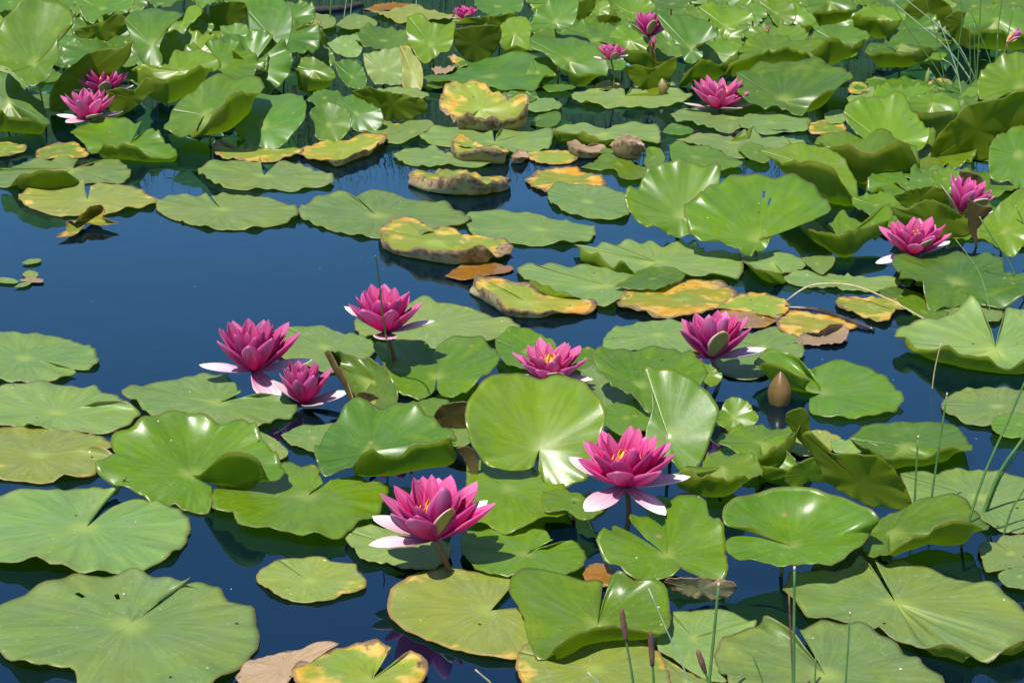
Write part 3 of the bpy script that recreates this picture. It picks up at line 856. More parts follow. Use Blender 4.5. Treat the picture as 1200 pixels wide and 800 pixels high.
    leaf('K', (970, 410), 2.4, 'f', 'G', [(895, 430), (930, 350), (960, 318), (1010, 330), (1050, 370), (1080, 430), (1060, 450), (960, 470), (900, 440)], None, 'FG')
    leaf('K', (500, 410), 1.8, 0, 'd', [(390, 380), (500, 330), (600, 350), (620, 420), (580, 470), (480, 480), (410, 440)], None, 'FG')
    leaf('K', (400, 280), 0.8, 0, 'g', [(300, 200), (370, 175), (450, 200), (520, 260), (520, 335), (460, 375), (390, 380), (330, 340)], None, 'FG')
    leaf('K', (640, 45), 0.5, 0, 'g', [(400, 63), (440, 28), (540, -7), (640, -22), (740, -10), (840, 20), (880, 60), (830, 110), (740, 120), (640, 112), (500, 115), (410, 100)],
         'flat pad behind the flower whose left petals overlap it')
    leaf('K', (1100, 100), 0.5, 0, 'g', [(960, 60), (1050, 40), (1110, 15), (1180, 10), (1240, 40), (1280, 95), (1275, 140), (1200, 170), (1120, 220), (1040, 235), (960, 225), (890, 190), (900, 120)],
         'pad in flower shadow between a pink flower and the folded heart-shaped leaf')
    leaf('J', (793, 235), 2.0, 12, 'G', [(783, 295), (745, 318), (690, 312), (620, 298), (590, 260), (560, 200), (520, 140), (520, 120), (580, 75), (680, 55), (740, 75), (780, 110), (800, 60), (850, 20), (900, 10), (960, 22), (1010, 60), (1050, 110), (1075, 165), (1040, 230), (980, 270), (910, 310), (860, 325), (820, 310), (797, 285)],
         'heart-shaped pad carrying the shadow of the tall-stalked flower', notch=True, wave=.6)
    leaf('J', (510, 250), 3.4, 10, 'r', [(330, 150, 3, 305, 152, 1), (380, 122, 2), (440, 120, 2), (510, 140, 2), (560, 190, 1.4), (600, 260, .8), (625, 320), (610, 360), (570, 370), (520, 345), (470, 310), (440, 300, 1, 432, 340, .3), (405, 255, 3, 395, 295, .3), (360, 200, 3, 345, 225, .5)],
         'dark curled leaf with brown edge right of the lowest flower')
    leaf('J', (490, 330), 1.4, -78, 'r', [(440, 350), (450, 300), (500, 300), (545, 330), (540, 372), (460, 372)], None, 'FG')
    leaf('J', (500, 560), 3.0, 16, 'd', [(272, 640), (258, 580), (300, 500), (360, 430), (420, 375), (450, 358), (500, 372), (600, 375), (680, 395), (760, 440), (830, 500), (880, 545, 1), (820, 562, 3, 880, 655, 0), (740, 573, 6, 790, 655, 0), (620, 580, 6, 640, 668, 0), (510, 570, 5, 530, 672, 0), (455, 605, 3, 440, 670, 0), (410, 660, 1), (350, 682), (300, 690)],
         'big pleated glossy leaf with front edge folded up, behind an open flower')
    leaf('J', (250, 500), 0.5, 0, 'g', [(108, 485), (180, 450), (280, 440), (340, 440), (380, 480), (330, 540), (280, 570), (230, 550), (160, 530)], None, 'FG')
    leaf('I', (960, 345), 0.6, 0, 'g', [(1060, 300, .5), (1030, 270), (980, 228), (900, 213), (830, 228), (760, 235), (690, 245), (620, 265), (545, 280, 1.2), (540, 310, .8), (600, 350), (650, 390), (800, 440), (1000, 460), (1155, 447), (1215, 415), (1285, 400), (1300, 345), (1225, 308, .8), (1125, 302, 1.2)],
         'pad under the dark pink flower with flat sepals, rim wavy on the water side', notch=True)
    leaf('J', (300, 100), 0.5, 0, 'g', [(130, 10), (200, 5), (300, 10), (400, 40), (480, 60), (530, 105), (500, 140), (420, 180), (330, 205), (250, 190), (140, 160), (90, 110), (90, 50)],
         'pad behind the dark pink flower, its far rim against blue water')
    leaf('F', (760, 710), 0.5, 0, 'g', [(430, 700), (450, 680), (600, 640), (740, 605), (800, 625), (880, 620), (960, 640), (1050, 680), (1120, 700), (1160, 740), (1100, 770), (1000, 790), (800, 810), (650, 790), (520, 780), (450, 745)],
         'wavy-rimmed pad straight behind the tall-stalked flower')
    leaf('K', (60, 120), 1.0, 6, 'G', [(-75, 80), (-30, 50), (0, 35), (60, 35), (130, 55), (190, 90), (200, 140), (120, 200), (0, 200), (-60, 150)],
         'pad behind the flower hidden to half by the upright heart-shaped leaf')
    leaf('K', (320, 150), 1.0, 6, 'G', [(240, 180), (280, 130), (310, 105), (350, 110), (390, 140), (370, 190), (320, 210)], None, 'FG')
    leaf('J', (730, 370), 0.8, 0, 'G', [(610, 365), (690, 345), (740, 325), (800, 320), (850, 335), (820, 370), (780, 420), (720, 410), (650, 385)], None, 'FG')
    leaf('J', (850, 400), 2.6, 'u', 'r', [(770, 420), (800, 365), (860, 340), (935, 335), (930, 400), (920, 455), (840, 460), (775, 445)], None, 'FG')
    leaf('J', (860, 490), 0.6, 0, 'g', [(780, 455), (860, 445), (930, 460), (940, 520), (870, 535), (820, 495)], None, 'FG')
    leaf('J', (940, 600), 2.5, 'u', 'r', [(880, 535), (930, 530), (975, 580), (975, 650), (960, 690), (940, 640)], None, 'FG')
    leaf('J', (70, 530), 0.5, 0, 'g', [(-20, 450), (60, 490), (130, 540), (140, 570), (110, 590), (70, 575), (-20, 540)], None, 'FG')
    leaf('I', (840, 660), 1.6, 8, 'G', [(890, 672, 1), (960, 622, 4, 950, 690, .5), (1070, 604, 5, 1070, 712, .3), (1140, 645, 4, 1140, 728, .3), (1190, 738, .3), (1250, 705, .3), (1240, 640, .8), (1185, 550, 1.6), (1130, 460, 2.6), (1080, 395, 3.2), (1000, 365, 3.4), (950, 375, 3.2), (880, 350, 3.4), (800, 345, 3.4), (700, 370, 3.2), (640, 405, 2.6), (590, 465, 1), (500, 510), (495, 560), (520, 590), (440, 650), (430, 690), (480, 710), (560, 730), (620, 745), (700, 785), (800, 800), (900, 830), (935, 780), (930, 720)],
         'large leaf with raised shiny back rim and a rolled-in lobe', notch=True, stalk=True, wave=.7)
    # ---------------- left pads
    leaf('I', (170, 575), 0.5, 0, 'o', [(495, 550, .4), (490, 520), (430, 500), (380, 475), (300, 465), (230, 448), (150, 452), (70, 445), (0, 448), (-80, 470), (-120, 530), (-100, 600), (-60, 650), (0, 672), (80, 680), (190, 690), (280, 665, .5), (400, 665), (440, 625), (500, 600), (505, 570, .6), (400, 540, 1.2)],
         'olive pad with yellow-brown rim spots between two greener pads', notch=True)
    leaf('I', (250, 390), 0.5, 0, 'g', [(540, 340, .4), (510, 305), (440, 290), (400, 275), (320, 272), (240, 258), (150, 265), (60, 265), (0, 278), (-90, 300), (-110, 360), (-60, 420), (0, 440), (70, 445), (150, 452), (250, 455), (340, 470), (490, 470), (560, 445), (610, 400), (605, 380), (540, 348, 1.2), (400, 345, 1.2)],
         'oval green pad with a shiny raised strip along its slit', notch=True)
    leaf('I', (100, 150), 0.5, 0, 'g', [(325, 192), (390, 192), (432, 160), (415, 120), (390, 95), (340, 80), (300, 60), (240, 48), (170, 42), (80, 38), (0, 42), (-100, 70), (-130, 130), (-100, 200), (0, 240), (100, 248), (180, 245), (240, 240), (330, 215), (320, 198, .4), (240, 168, 1)],
         'green pad with rusty nibbled end and open blue water behind', notch=True)
    leaf('E', (385, 165), 0.4, 0, 'o', [(400, 100, .6), (450, 82), (520, 95), (580, 105), (640, 135), (690, 165), (670, 190), (600, 205), (540, 215), (450, 230), (350, 238), (260, 235), (170, 210), (90, 175), (85, 150), (120, 125), (200, 112), (300, 108), (345, 104), (368, 72, 2.4)],
         'pad with yellow left end next to the upright withered yellow leaf', notch=True)
    leaf('E', (970, 205), 0.4, 0, 'g', [(930, 150, .6), (1000, 138), (1080, 150), (1165, 150), (1255, 180), (1310, 210), (1305, 240), (1255, 270), (1185, 280), (1125, 290), (1000, 295), (900, 285), (820, 265), (740, 240), (690, 205), (690, 180), (720, 160), (800, 148), (905, 138, 1)],
         'pale oval pad with scalloped near rim pinning the open water', notch=True)
    leaf('E', (320, 30), 0.5, 0, 'g', [(400, 10, .8), (440, -20, .8), (500, -22), (545, 10), (575, 50), (550, 80), (500, 95), (430, 85), (370, 90), (330, 58, 2, 340, 100, .1), (240, 38, 2.5, 250, 112, .1), (150, 45, 2.5, 160, 116, .1), (90, 75, 1.5, 80, 114, .1), (40, 110), (-60, 95), (-100, 60), (-60, 25), (0, 38), (80, 8), (150, -10), (230, -8), (345, -20, .8)],
         'pad with scalloped rim and dark turned-up front, before the tall left clump', notch=True)
    leaf('E', (1160, 60), 0.5, 0, 'g', [(1190, 20, .6), (1240, -10), (1340, 20), (1400, 40), (1465, 75), (1440, 105), (1360, 110), (1280, 125), (1200, 115), (1090, 118), (1000, 110), (930, 85), (880, 50), (875, 25), (940, 5), (1000, -5), (1080, -10), (1130, -5), (1140, -30, 1.6)],
         'scalloped pad with a small upright lobe, between dark reflections', notch=True)
    leaf('E', (390, 262), 0.8, 0, 'Y', [(248, 330), (290, 290, 1), (300, 255, 2), (330, 262, 2.5), (390, 205, 4), (440, 193, 4.5), (460, 210, 4), (450, 240, 2.5), (500, 258, 1.5), (520, 270, .6), (460, 280, .2), (380, 272, .3), (330, 320)],
         'withered yellow-brown leaf poking up out of open water', name='dead_leaf', dip=False)
    for i, pts in enumerate([[(95, 442), (130, 426), (178, 425), (170, 440), (120, 448)], [(-20, 505), (40, 508), (82, 522), (60, 532), (-20, 524)],
                             [(98, 490), (125, 475), (165, 485), (160, 505), (115, 505)], [(85, 518), (130, 505), (190, 515), (180, 527), (110, 525)], [(62, 548), (95, 530), (138, 528), (110, 545)]]):
        cx = sum(p[0] for p in pts) / len(pts)
        cy = sum(p[1] for p in pts) / len(pts)
        lb = ['small narrow green leaf bit floating alone on blue water', 'green leaf scrap cut by others in the floating scraps', 'rounded green scrap in the floating scraps', 'pale straw-coloured scrap in the floating scraps', 'bluish sunken scrap below the floating scraps'][i]
        o = leaf('E', (cx, cy), 0.25, 0, ['g', 'g', 'o', 'b', 'g'][i], pts, lb, wave=.5, thick=0.0008, name='leaf_scrap')
        o['category'] = 'leaf scrap'
    # ---------------- centre water pads
    leaf('F', (530, 235), 0.5, 0, 'g', [(440, 145, .6), (470, 125, .6), (530, 118), (600, 130), (660, 155), (760, 170), (850, 195), (920, 230), (940, 260), (880, 280), (700, 330), (560, 330), (450, 320), (350, 300), (270, 275), (195, 240), (195, 205), (240, 170), (300, 145), (370, 135, .8), (440, 165, 1)],
         'long pad with pearly scalloped rim behind the rolled brown-edged pad', notch=True)
    leaf('F', (1250, 295), 0.4, 0, 'g', [(920, 260), (935, 225), (1000, 220), (1125, 224), (1205, 225), (1295, 245), (1385, 262), (1475, 278), (1490, 292), (1470, 340), (1375, 357), (1295, 362), (1225, 366), (1125, 356), (1000, 340), (940, 300)],
         'flat pad right of the rolled brown-edged pad, lit evenly')
    leaf('F', (800, 345), 0.7, 0, 'y', [(535, 290, .5), (600, 265, .5), (660, 242, .8), (720, 255, .8), (780, 280, .8), (880, 295, .8), (980, 320, .8), (1060, 325, .8), (1110, 350, .8), (1125, 375, .5), (1100, 410), (1060, 432), (1030, 408, 2, 1025, 437, 0), (960, 368, 2, 930, 441, 0), (880, 380, 2, 860, 440, 0), (760, 385, 2, 760, 428, 0), (640, 375, 2, 650, 404, 0), (560, 335, 1, 558, 368, 0)],
         'pad with thick rolled brown edges floating alone above its reflection')
    leaf('F', (880, 78), 0.6, 0, 'y', [(668, 55, 1), (700, 33, .8), (770, 45, .5), (830, 32, .5), (920, 40, .5), (1020, 60, .5), (1080, 52, .8), (1118, 85, 1), (1090, 80, 3, 1112, 112, 0), (1010, 85, 3, 1000, 136, 0), (920, 52, 3.5, 900, 140, 0), (830, 65, 3, 790, 130, 0), (740, 80, 2.5, 700, 104, 0), (690, 70, 2, 672, 85, .1)],
         'boat-shaped browning leaf rolled up at its front, alone on the water')
    leaf('G', (60, 610), 0.5, 0, 'Y', [(-165, 490, 2), (-130, 500, 1), (-60, 510, .4), (0, 525), (80, 545), (150, 580), (260, 588), (340, 600), (372, 630, .5), (340, 655, .5), (270, 665, .5), (150, 655, 1.5, 150, 675, 0), (0, 640, 1.5, 0, 672, 0), (-60, 600, 2, -70, 640, 0), (-120, 560, 2.5, -130, 600, 0), (-160, 530, 3, -185, 560, 0)],
         'half-brown half-green pad with rolled beige front rim and orange hollow')
    leaf('F', (1000, 470), 0.2, 0, 'O', [(830, 500), (900, 450), (950, 435), (1050, 445), (1130, 460), (1110, 480), (1000, 500), (920, 520)],
         'sunken orange leaf just off the rolled brown-edged pad', name='dead_leaf', wave=.6)
    leaf('G', (230, 75), 0.5, 0, 'Y', [(55, 75), (120, 40, .8), (200, 25, 1), (260, 20, 1), (330, 40, 1), (390, 65, .8), (415, 90), (400, 110), (300, 100), (200, 104), (150, 130), (80, 100)],
         'yellow pad with brown back rim left of the folded two-tone leaf')
    leaf('G', (330, 175), 0.6, 0, 'g', [(155, 125), (200, 97), (300, 100), (400, 110), (490, 130), (520, 180), (500, 240), (420, 250), (320, 235), (240, 215), (170, 175)],
         'smooth pad directly before the yellow pad with brown back rim')
    leaf('G', (740, 240), 2.5, 'f', 'd', [(490, 190), (510, 145), (555, 130), (570, 85), (610, 50), (690, 18), (770, 10), (860, 28), (910, 50), (900, 150), (860, 260), (800, 315), (720, 330), (640, 312), (560, 285), (505, 240)],
         'folded two-tone leaf touching the left of the big torn-hole leaf')
    leaf('G', (1080, 345), 4.0, 'f', 'G', [(1110, 300), (1140, 320), (1120, 370), (1070, 395), (1015, 410), (960, 385), (880, 370), (810, 350), (770, 300), (755, 240), (770, 190), (820, 170), (850, 120), (900, 70), (980, 20), (1060, 5), (1130, 10), (1200, 30), (1260, 55), (1320, 100), (1365, 160), (1395, 215), (1390, 250), (1330, 270), (1280, 285), (1200, 300), (1140, 300)],
         'big tilted leaf with small torn holes beside a folded two-tone leaf', notch=True, wave=.7, holes=((5, 42, 1), (4, 39, 1)))
    leaf('G', (640, 440), 0.7, 0, 'g', [(270, 362, 1), (320, 368, .6), (360, 376), (405, 350), (450, 366), (510, 346), (560, 360), (610, 346), (670, 376), (730, 355), (800, 376), (860, 388), (940, 388, .8), (1000, 402, .6), (1005, 440), (1015, 480), (960, 512), (880, 505), (800, 515), (730, 490), (640, 500), (540, 488), (490, 438, 2, 510, 486, 0), (440, 448, 2, 430, 474, 0), (390, 405, 2.5, 370, 450, 0), (320, 385, 2, 300, 420, .1)],
         'long pad with evenly scalloped back rim below the torn-hole leaf')
    leaf('G', (420, 545), 0.6, 0, 'g', [(20, 465), (70, 450), (130, 466), (190, 448), (250, 460), (320, 446), (400, 470), (500, 490), (600, 500), (650, 540), (560, 570), (500, 600), (440, 632), (390, 635), (330, 610), (255, 582, 1.5, 220, 594, 0), (190, 553, 1.5, 150, 574, 0), (110, 522, 1.5, 70, 532, 0), (40, 490, .6)],
         'scalloped pad just behind the half-brown pad with rolled beige rim')
    leaf('G', (620, 510), 1.5, 0, 'd', [(450, 545), (520, 500, .8), (600, 465, 1), (680, 458, 1), (760, 490, .6), (740, 515), (660, 552), (560, 558)],
         'small glossy leaf above the orange-blotched pad')
    leaf('G', (750, 605), 0.6, 0, 'Y', [(455, 610, .6), (500, 570), (580, 560), (640, 550, .6), (700, 515, .8), (780, 512), (860, 520), (930, 525), (965, 560), (990, 600), (900, 640), (800, 670), (740, 690), (660, 675, .6), (560, 645, .8), (480, 630, .8)],
         'orange-blotched green pad behind the flower with a flat white sepal')
    leaf('G', (1080, 625), 0.6, 0, 'y', [(900, 640), (960, 600), (1050, 565), (1130, 580), (1200, 600), (1220, 640), (1170, 680), (1100, 670), (1000, 650)],
         'yellowing pad between the orange-blotched pad and the curved straw')
    leaf('G', (1020, 680), 0.35, 0, 'O', [(890, 660), (960, 635), (1080, 650), (1165, 680), (1120, 722), (1000, 722)], None, 'CR', name='dead_leaf')
    leaf('H', (100, 440), 0.7, 0, 'g', [(-45, 425), (0, 400), (60, 398), (130, 395), (240, 428), (230, 460), (160, 490), (60, 475, 1.5, 130, 530, 0), (0, 455, 1.5, 40, 505, 0)], None, 'CR')
    leaf('H', (380, 522), 0.4, 0, 'g', [(110, 490), (200, 485), (300, 480), (420, 500), (550, 505), (650, 515), (640, 545), (540, 565), (420, 560), (320, 550), (240, 545), (160, 525)], None, 'CR')
    leaf('H', (290, 445), 0.9, 0, 'g', [(220, 420), (300, 412), (370, 420), (320, 490), (270, 470)], None, 'CR')
    leaf('H', (540, 640), 0.6, 0, 'y', [(370, 610), (400, 585), (470, 590), (560, 600), (640, 590), (700, 600), (725, 640), (640, 650), (600, 690, .5), (540, 695), (460, 660), (390, 640)],
         'patchy yellowing pad directly under the curved straw')
    leaf('H', (760, 660), 0.7, 0, 'G', [(640, 600), (720, 585), (820, 640), (870, 655), (820, 690), (740, 680), (680, 640)], None, 'CR')
    leaf('H', (300, 720), 0.4, 0, 'Y', [(110, 700), (160, 650), (260, 660), (380, 680), (470, 710), (440, 730), (330, 745), (210, 765), (130, 740)],
         'orange-backed pad lying along the dark wet stick')
    leaf('H', (320, 770), 0.5, 0, 'b', [(190, 790, .3), (240, 750, 1), (300, 745, 1.4), (350, 720, 1.8), (410, 715, 1.6), (430, 740, .8), (400, 790, .2), (300, 800)], None, 'CR', name='dead_leaf')
    leaf('H', (660, 590), 0.35, 0, 'd', [(560, 560), (640, 550), (740, 575), (760, 610), (680, 625), (590, 600)], None, 'CR')
    leaf('H', (900, 640), 0.5, 0, 'g', [(760, 620), (860, 615), (980, 610), (1100, 650), (1080, 700), (980, 690), (850, 680)], None, 'CR')
    # ---------------- right side clump
    leaf('H', (400, 345), 1.5, 0, 'G', [(225, 200, 1.5), (260, 240, .6), (310, 285), (350, 270, .5), (405, 205, 2), (440, 250, .8), (500, 270, .8), (600, 190, 2.4), (622, 240, 2.4), (590, 268, 3, 600, 285, 1.2), (480, 285, 5, 510, 345, .3), (400, 312, 5, 420, 418, 0), (290, 310, 5, 330, 380, .2), (200, 262, 4, 240, 310, .8), (155, 240, 2), (180, 205, 2)],
         'crumpled leaf folded like a napkin, front turned up, left of a flower')
    leaf('H', (900, 530), 3.0, 'f', 'd', [(640, 390), (700, 360), (780, 345), (880, 350), (960, 375), (1040, 400), (1100, 440), (1150, 500), (1230, 540), (1270, 600), (1200, 620), (1100, 630), (960, 605), (860, 625), (790, 640), (750, 570), (700, 545), (650, 540), (655, 500), (620, 450)],
         'broad glossy ribbed leaf hiding the foot of a pink flower', wave=.8)
    leaf('H', (800, 260), 5.0, -78, 'G', [(610, 190), (680, 205), (760, 172), (840, 180), (920, 230), (970, 280), (965, 315), (880, 335), (800, 330), (700, 310), (640, 240)], None, 'MR')
    leaf('H', (930, 130), 6.0, -78, 'r', [(845, 205), (870, 150), (920, 80), (920, 40), (1000, 55), (1020, 90), (950, 130), (900, 190)], None, 'MR')
    leaf('H', (970, 260), 4.5, -78, 'r', [(955, 160), (1010, 190), (1060, 195), (1040, 230), (1000, 280), (990, 360), (960, 300), (950, 220)], None, 'MR')
    leaf('H', (750, 155), 5.5, -78, 'G', [(625, 150), (700, 120), (780, 108), (850, 120), (880, 170), (850, 200), (760, 200), (680, 200)], None, 'MR')
    leaf('H', (850, 75), 8.0, 'f', 'G', [(780, 70), (810, 40), (870, 28), (930, 60), (900, 100), (830, 122)], None, 'MR')
    leaf('H', (740, 80), 6.0, 10, 'd', [(680, 110), (720, 55), (780, 60), (800, 110), (740, 125)], None, 'MR')
    leaf('H', (550, 190), 3.0, 5, 'G', [(440, 165), (520, 150), (600, 145), (670, 185), (620, 200), (560, 240), (540, 250), (460, 205)], None, 'MR')
    leaf('H', (1110, 310), 5.0, 'f', 'G', [(990, 310), (1040, 240), (1120, 170), (1200, 125), (1290, 150), (1300, 260), (1230, 330), (1190, 380), (1150, 410), (1090, 380), (1000, 350)],
         'broad leaf overhung by rush tips right of the half-closed flower')
    leaf('D', (260, 730), 3.5, 0, 'G', [(35, 662, 1), (120, 708, 4, 140, 755, .5), (200, 716, 5, 220, 810, .5), (280, 700, 6, 300, 862, .5), (350, 730, 6, 350, 888, .5), (400, 790, 5, 430, 902, .5), (440, 850, 3, 465, 902, .8), (475, 880, .5), (450, 760), (380, 680), (285, 638), (220, 630), (130, 640)], None, 'MR')
    leaf('D', (480, 690), 3.0, 0, 'G', [(278, 632, 1), (350, 635, 4, 370, 740, .5), (440, 640, 5, 430, 775, .5), (520, 662, 5, 500, 805, .5), (590, 650, 5, 590, 800, .5), (650, 625, 5, 690, 778, .5), (700, 665, 4, 728, 748, .8), (740, 745, .5), (720, 640), (640, 585), (545, 568), (500, 566), (420, 576), (350, 590), (300, 600)], None, 'MR')
    leaf('D', (600, 630), 5.0, 'f', 'G', [(400, 520), (430, 470), (500, 445), (580, 440), (660, 430), (700, 480), (740, 540), (780, 600), (770, 650), (720, 685), (640, 665), (550, 655), (480, 620), (420, 570)], 'round leaf standing like a shell behind two cupped leaves', wave=.8)
    leaf('D', (140, 440), 4.0, 'f', 'd', [(-65, 340), (0, 310), (60, 285), (150, 268), (240, 260), (310, 285), (360, 320), (410, 345), (430, 400), (435, 418, .5), (340, 425, 3, 330, 472, .3), (265, 445, 3, 245, 490, .3), (205, 505), (120, 480), (60, 470), (-20, 460), (-60, 430)],
         'wide shiny ribbed leaf right behind the open flower on its pad', wave=.8)
    D = [((380, 185), 7.0, [(280, 135), (340, 108), (430, 112), (500, 140), (525, 162, .6), (470, 187, 3, 490, 205, .5), (430, 200, 4, 420, 255, .5), (350, 172, 4, 340, 288, .5), (300, 205, 4, 260, 265, .5), (240, 240, 1), (250, 190)]),
         ((80, 225), 6.0, [(-100, 290), (-50, 210), (0, 172), (60, 150), (130, 157), (200, 180), (270, 175), (345, 190, 1), (260, 240, 4, 280, 265, .5), (180, 222, 4, 180, 278, .5), (90, 226, 4, 90, 278, .5), (0, 245, 4, -10, 295, .5), (-80, 290, 3, -110, 325, .5)]),
         ((660, 200), 6.0, [(500, 230, 1), (520, 200), (580, 195), (640, 145), (690, 128), (760, 128), (825, 170), (842, 200, 1), (760, 213, 4, 790, 243, .5), (690, 235, 4, 700, 285, .5), (610, 222, 4, 620, 288, .5), (540, 235, 3, 545, 275, .5)]),
         ((580, 72), 9.0, [(430, 85, 1), (480, 45), (530, 28), (610, 30), (665, 55), (685, 80, 1), (620, 92, 4, 650, 112, .5), (550, 88, 5, 570, 168, .5), (480, 62, 4, 460, 125, .5)]),
         ((350, 10), 10.0, [(240, 30), (260, -20), (340, -40), (430, -10), (465, 30), (440, 45, 3, 440, 75, .5), (360, 48, 4, 370, 105, .5), (300, 45, 4, 310, 125, .5), (260, 60, 1)]),
         ((170, 60), 9.0, [(30, -10), (120, -30), (200, 10), (250, 50), (290, 95, 1), (230, 110, 4, 230, 168, .5), (150, 110, 4, 160, 165, .5), (100, 90, 3, 110, 135, .5), (60, 40)]),
         ((1080, 85), 10.0, [(930, 120), (950, 60), (1040, 35), (1130, 30), (1200, 50), (1250, 110), (1190, 155, 3, 1210, 205, .5), (1080, 128, 5, 1080, 215, .5), (980, 130, 4, 960, 185, .5)]),
         ((800, 455), 5.0, [(678, 455, .5), (720, 420), (830, 408), (890, 430), (922, 475, .5), (890, 490, 3, 900, 535, .5), (820, 485, 4, 830, 605, .5), (740, 490, 4, 770, 645, .5), (700, 482, 3, 710, 525, .5)])]
    for i, (c, hc, pts) in enumerate(D):
        leaf('D', c, hc * 1.3, 0, 'G' if i % 2 else 'd', pts, None, 'TR' if i in (0, 1, 4, 5) else 'RR')
    leaf('D', (770, 60), 10.0, -78, 'd', [(660, 60), (700, 10), (780, -20), (870, 20), (880, 80), (800, 150), (720, 130)], None, 'RR')
    leaf('D', (930, 100), 8.0, -78, 'd', [(850, 80), (920, 50), (1000, 110), (1130, 130), (1120, 190), (1000, 225), (900, 190), (860, 140)], None, 'RR')
    leaf('D', (980, 30), 11.0, 5, 'd', [(870, 20), (940, -20), (1040, -20), (1080, 20), (1030, 55), (950, 65)], None, 'RR')
    leaf('D', (1150, 15), 12.0, 5, 'G', [(1060, 20), (1100, -10), (1200, -10), (1260, 20), (1230, 45), (1130, 45)], None, 'RR')
    leaf('D', (620, 5), 12.0, 5, 'd', [(500, 10), (560, -30), (700, -30), (740, 10), (680, 40), (560, 35)], None, 'RR')
    leaf('D', (640, 385), 0.5, 0, 'g', [(505, 350), (560, 335), (620, 360), (690, 350), (760, 375), (740, 412), (650, 420), (570, 405)], None, 'RR')
    leaf('D', (830, 375), 0.7, 0, 'y', [(755, 390), (800, 350, .5), (850, 340, .5), (890, 370), (870, 405), (800, 400)], None, 'RR')
    leaf('D', (1180, 385), 8.0, 'f', 'G', [(1000, 450), (990, 390), (1010, 320), (1060, 280), (1130, 260), (1220, 245), (1330, 290), (1340, 380), (1250, 420), (1150, 430), (1060, 455)],
         'bright upright leaf with pale midrib above the big dark-backed leaf')
    leaf('D', (1000, 570), 8.0, 'u', 'G', [(785, 700), (800, 620), (850, 560), (920, 490), (1000, 450), (1080, 430), (1180, 390), (1300, 400), (1350, 480), (1280, 560), (1180, 580), (1080, 600), (1040, 690), (950, 700), (850, 720)],
         'big leaf seen from its dark olive back below the bright upright leaf')
    leaf('D', (1170, 680), 6.0, 'f', 'd', [(1045, 660), (1080, 600), (1150, 560), (1230, 545), (1330, 600), (1330, 750), (1230, 830), (1130, 800), (1060, 790), (1040, 740)],
         'dark green leaf in front of the big leaf with olive back')
    leaf('D', (90, 540), 0.6, 0, 'g', [(-60, 520), (0, 500), (100, 497), (130, 520), (170, 500), (220, 515), (250, 570), (140, 580), (60, 585), (-40, 560)], None, 'TR')
    leaf('D', (330, 560), 0.5, 0, 'y', [(250, 545), (330, 528), (400, 540), (412, 575), (330, 590), (260, 582)], None, 'TR')
    leaf('D', (370, 510), 0.8, 0, 'g', [(320, 500), (380, 480), (420, 500), (400, 540), (340, 540)], None, 'TR')
    leaf('D', (120, 625), 0.4, 0, 'g', [(30, 615), (120, 600), (220, 618), (240, 640), (120, 652), (0, 645)], None, 'TR')
    leaf('D', (465, 385), 0.8, 0, 'y', [(425, 390), (450, 362, 1), (500, 365, 1), (512, 385), (480, 412), (440, 412)], None, 'RR')
    leaf('D', (500, 425), 0.5, 0, 'g', [(420, 430), (470, 405), (530, 385, 1.5), (560, 425), (640, 430), (680, 440), (560, 455), (450, 455)], None, 'RR')
    # ---------------- top centre-right
    leaf('C', (980, 520), 0.6, 0, 'g', [(695, 500), (760, 480), (850, 460), (900, 455), (960, 480), (1000, 510), (1080, 500), (1200, 505), (1300, 520), (1290, 560), (1180, 575), (1100, 560), (1000, 560), (960, 580), (880, 565), (780, 540), (720, 525)],
         'scalloped pad bearing the wide-open flower with pale sepals')
    leaf('C', (500, 425), 0.6, 0, 'g', [(515, 400, 1), (540, 365, 2), (590, 400, .6), (660, 420), (700, 367, 2), (750, 395, .6), (790, 420), (760, 445), (660, 465), (560, 470), (470, 465), (420, 472), (330, 455), (270, 430), (270, 405), (340, 395), (420, 400), (470, 395), (490, 362, 2)],
         'ragged pad with two upright tabs beside a pointed brownish bud', notch=True)
    leaf('C', (600, 335), 4.0, -78, 'G', [(490, 300), (540, 285), (620, 300), (720, 255), (720, 310), (690, 350), (650, 395), (580, 390), (530, 360)], None, 'TR')
    leaf('C', (520, 180), 9.0, 0, 'G', [(428, 165, .5), (445, 130), (500, 110), (560, 145), (590, 190), (640, 225), (692, 260, 1), (640, 275, 3, 660, 302, .5), (580, 222, 4, 570, 302, .5), (520, 212, 4, 500, 265, .5), (455, 192, 3, 470, 225, .5)], None, 'TR')
    leaf('C', (880, 230), 8.0, 0, 'G', [(810, 205), (870, 180), (950, 178), (1015, 200, 1), (960, 250, 4, 990, 262, 1), (900, 285, 5, 900, 342, .5), (840, 262, 5, 800, 362, .5), (790, 300, 4, 735, 374, .5), (750, 330, 1), (780, 250)], None, 'TR')
    leaf('C', (250, 270), 6.5, 'f', 'd', [(75, 180), (110, 145), (180, 128), (260, 135), (330, 170), (380, 225), (420, 290), (430, 330, .4), (330, 312, 3, 330, 362, .3), (270, 318, 3, 265, 350, .3), (200, 290), (140, 240), (85, 220)],
         'oval leaf with a broad white shine in front of a small pink flower', wave=.6)
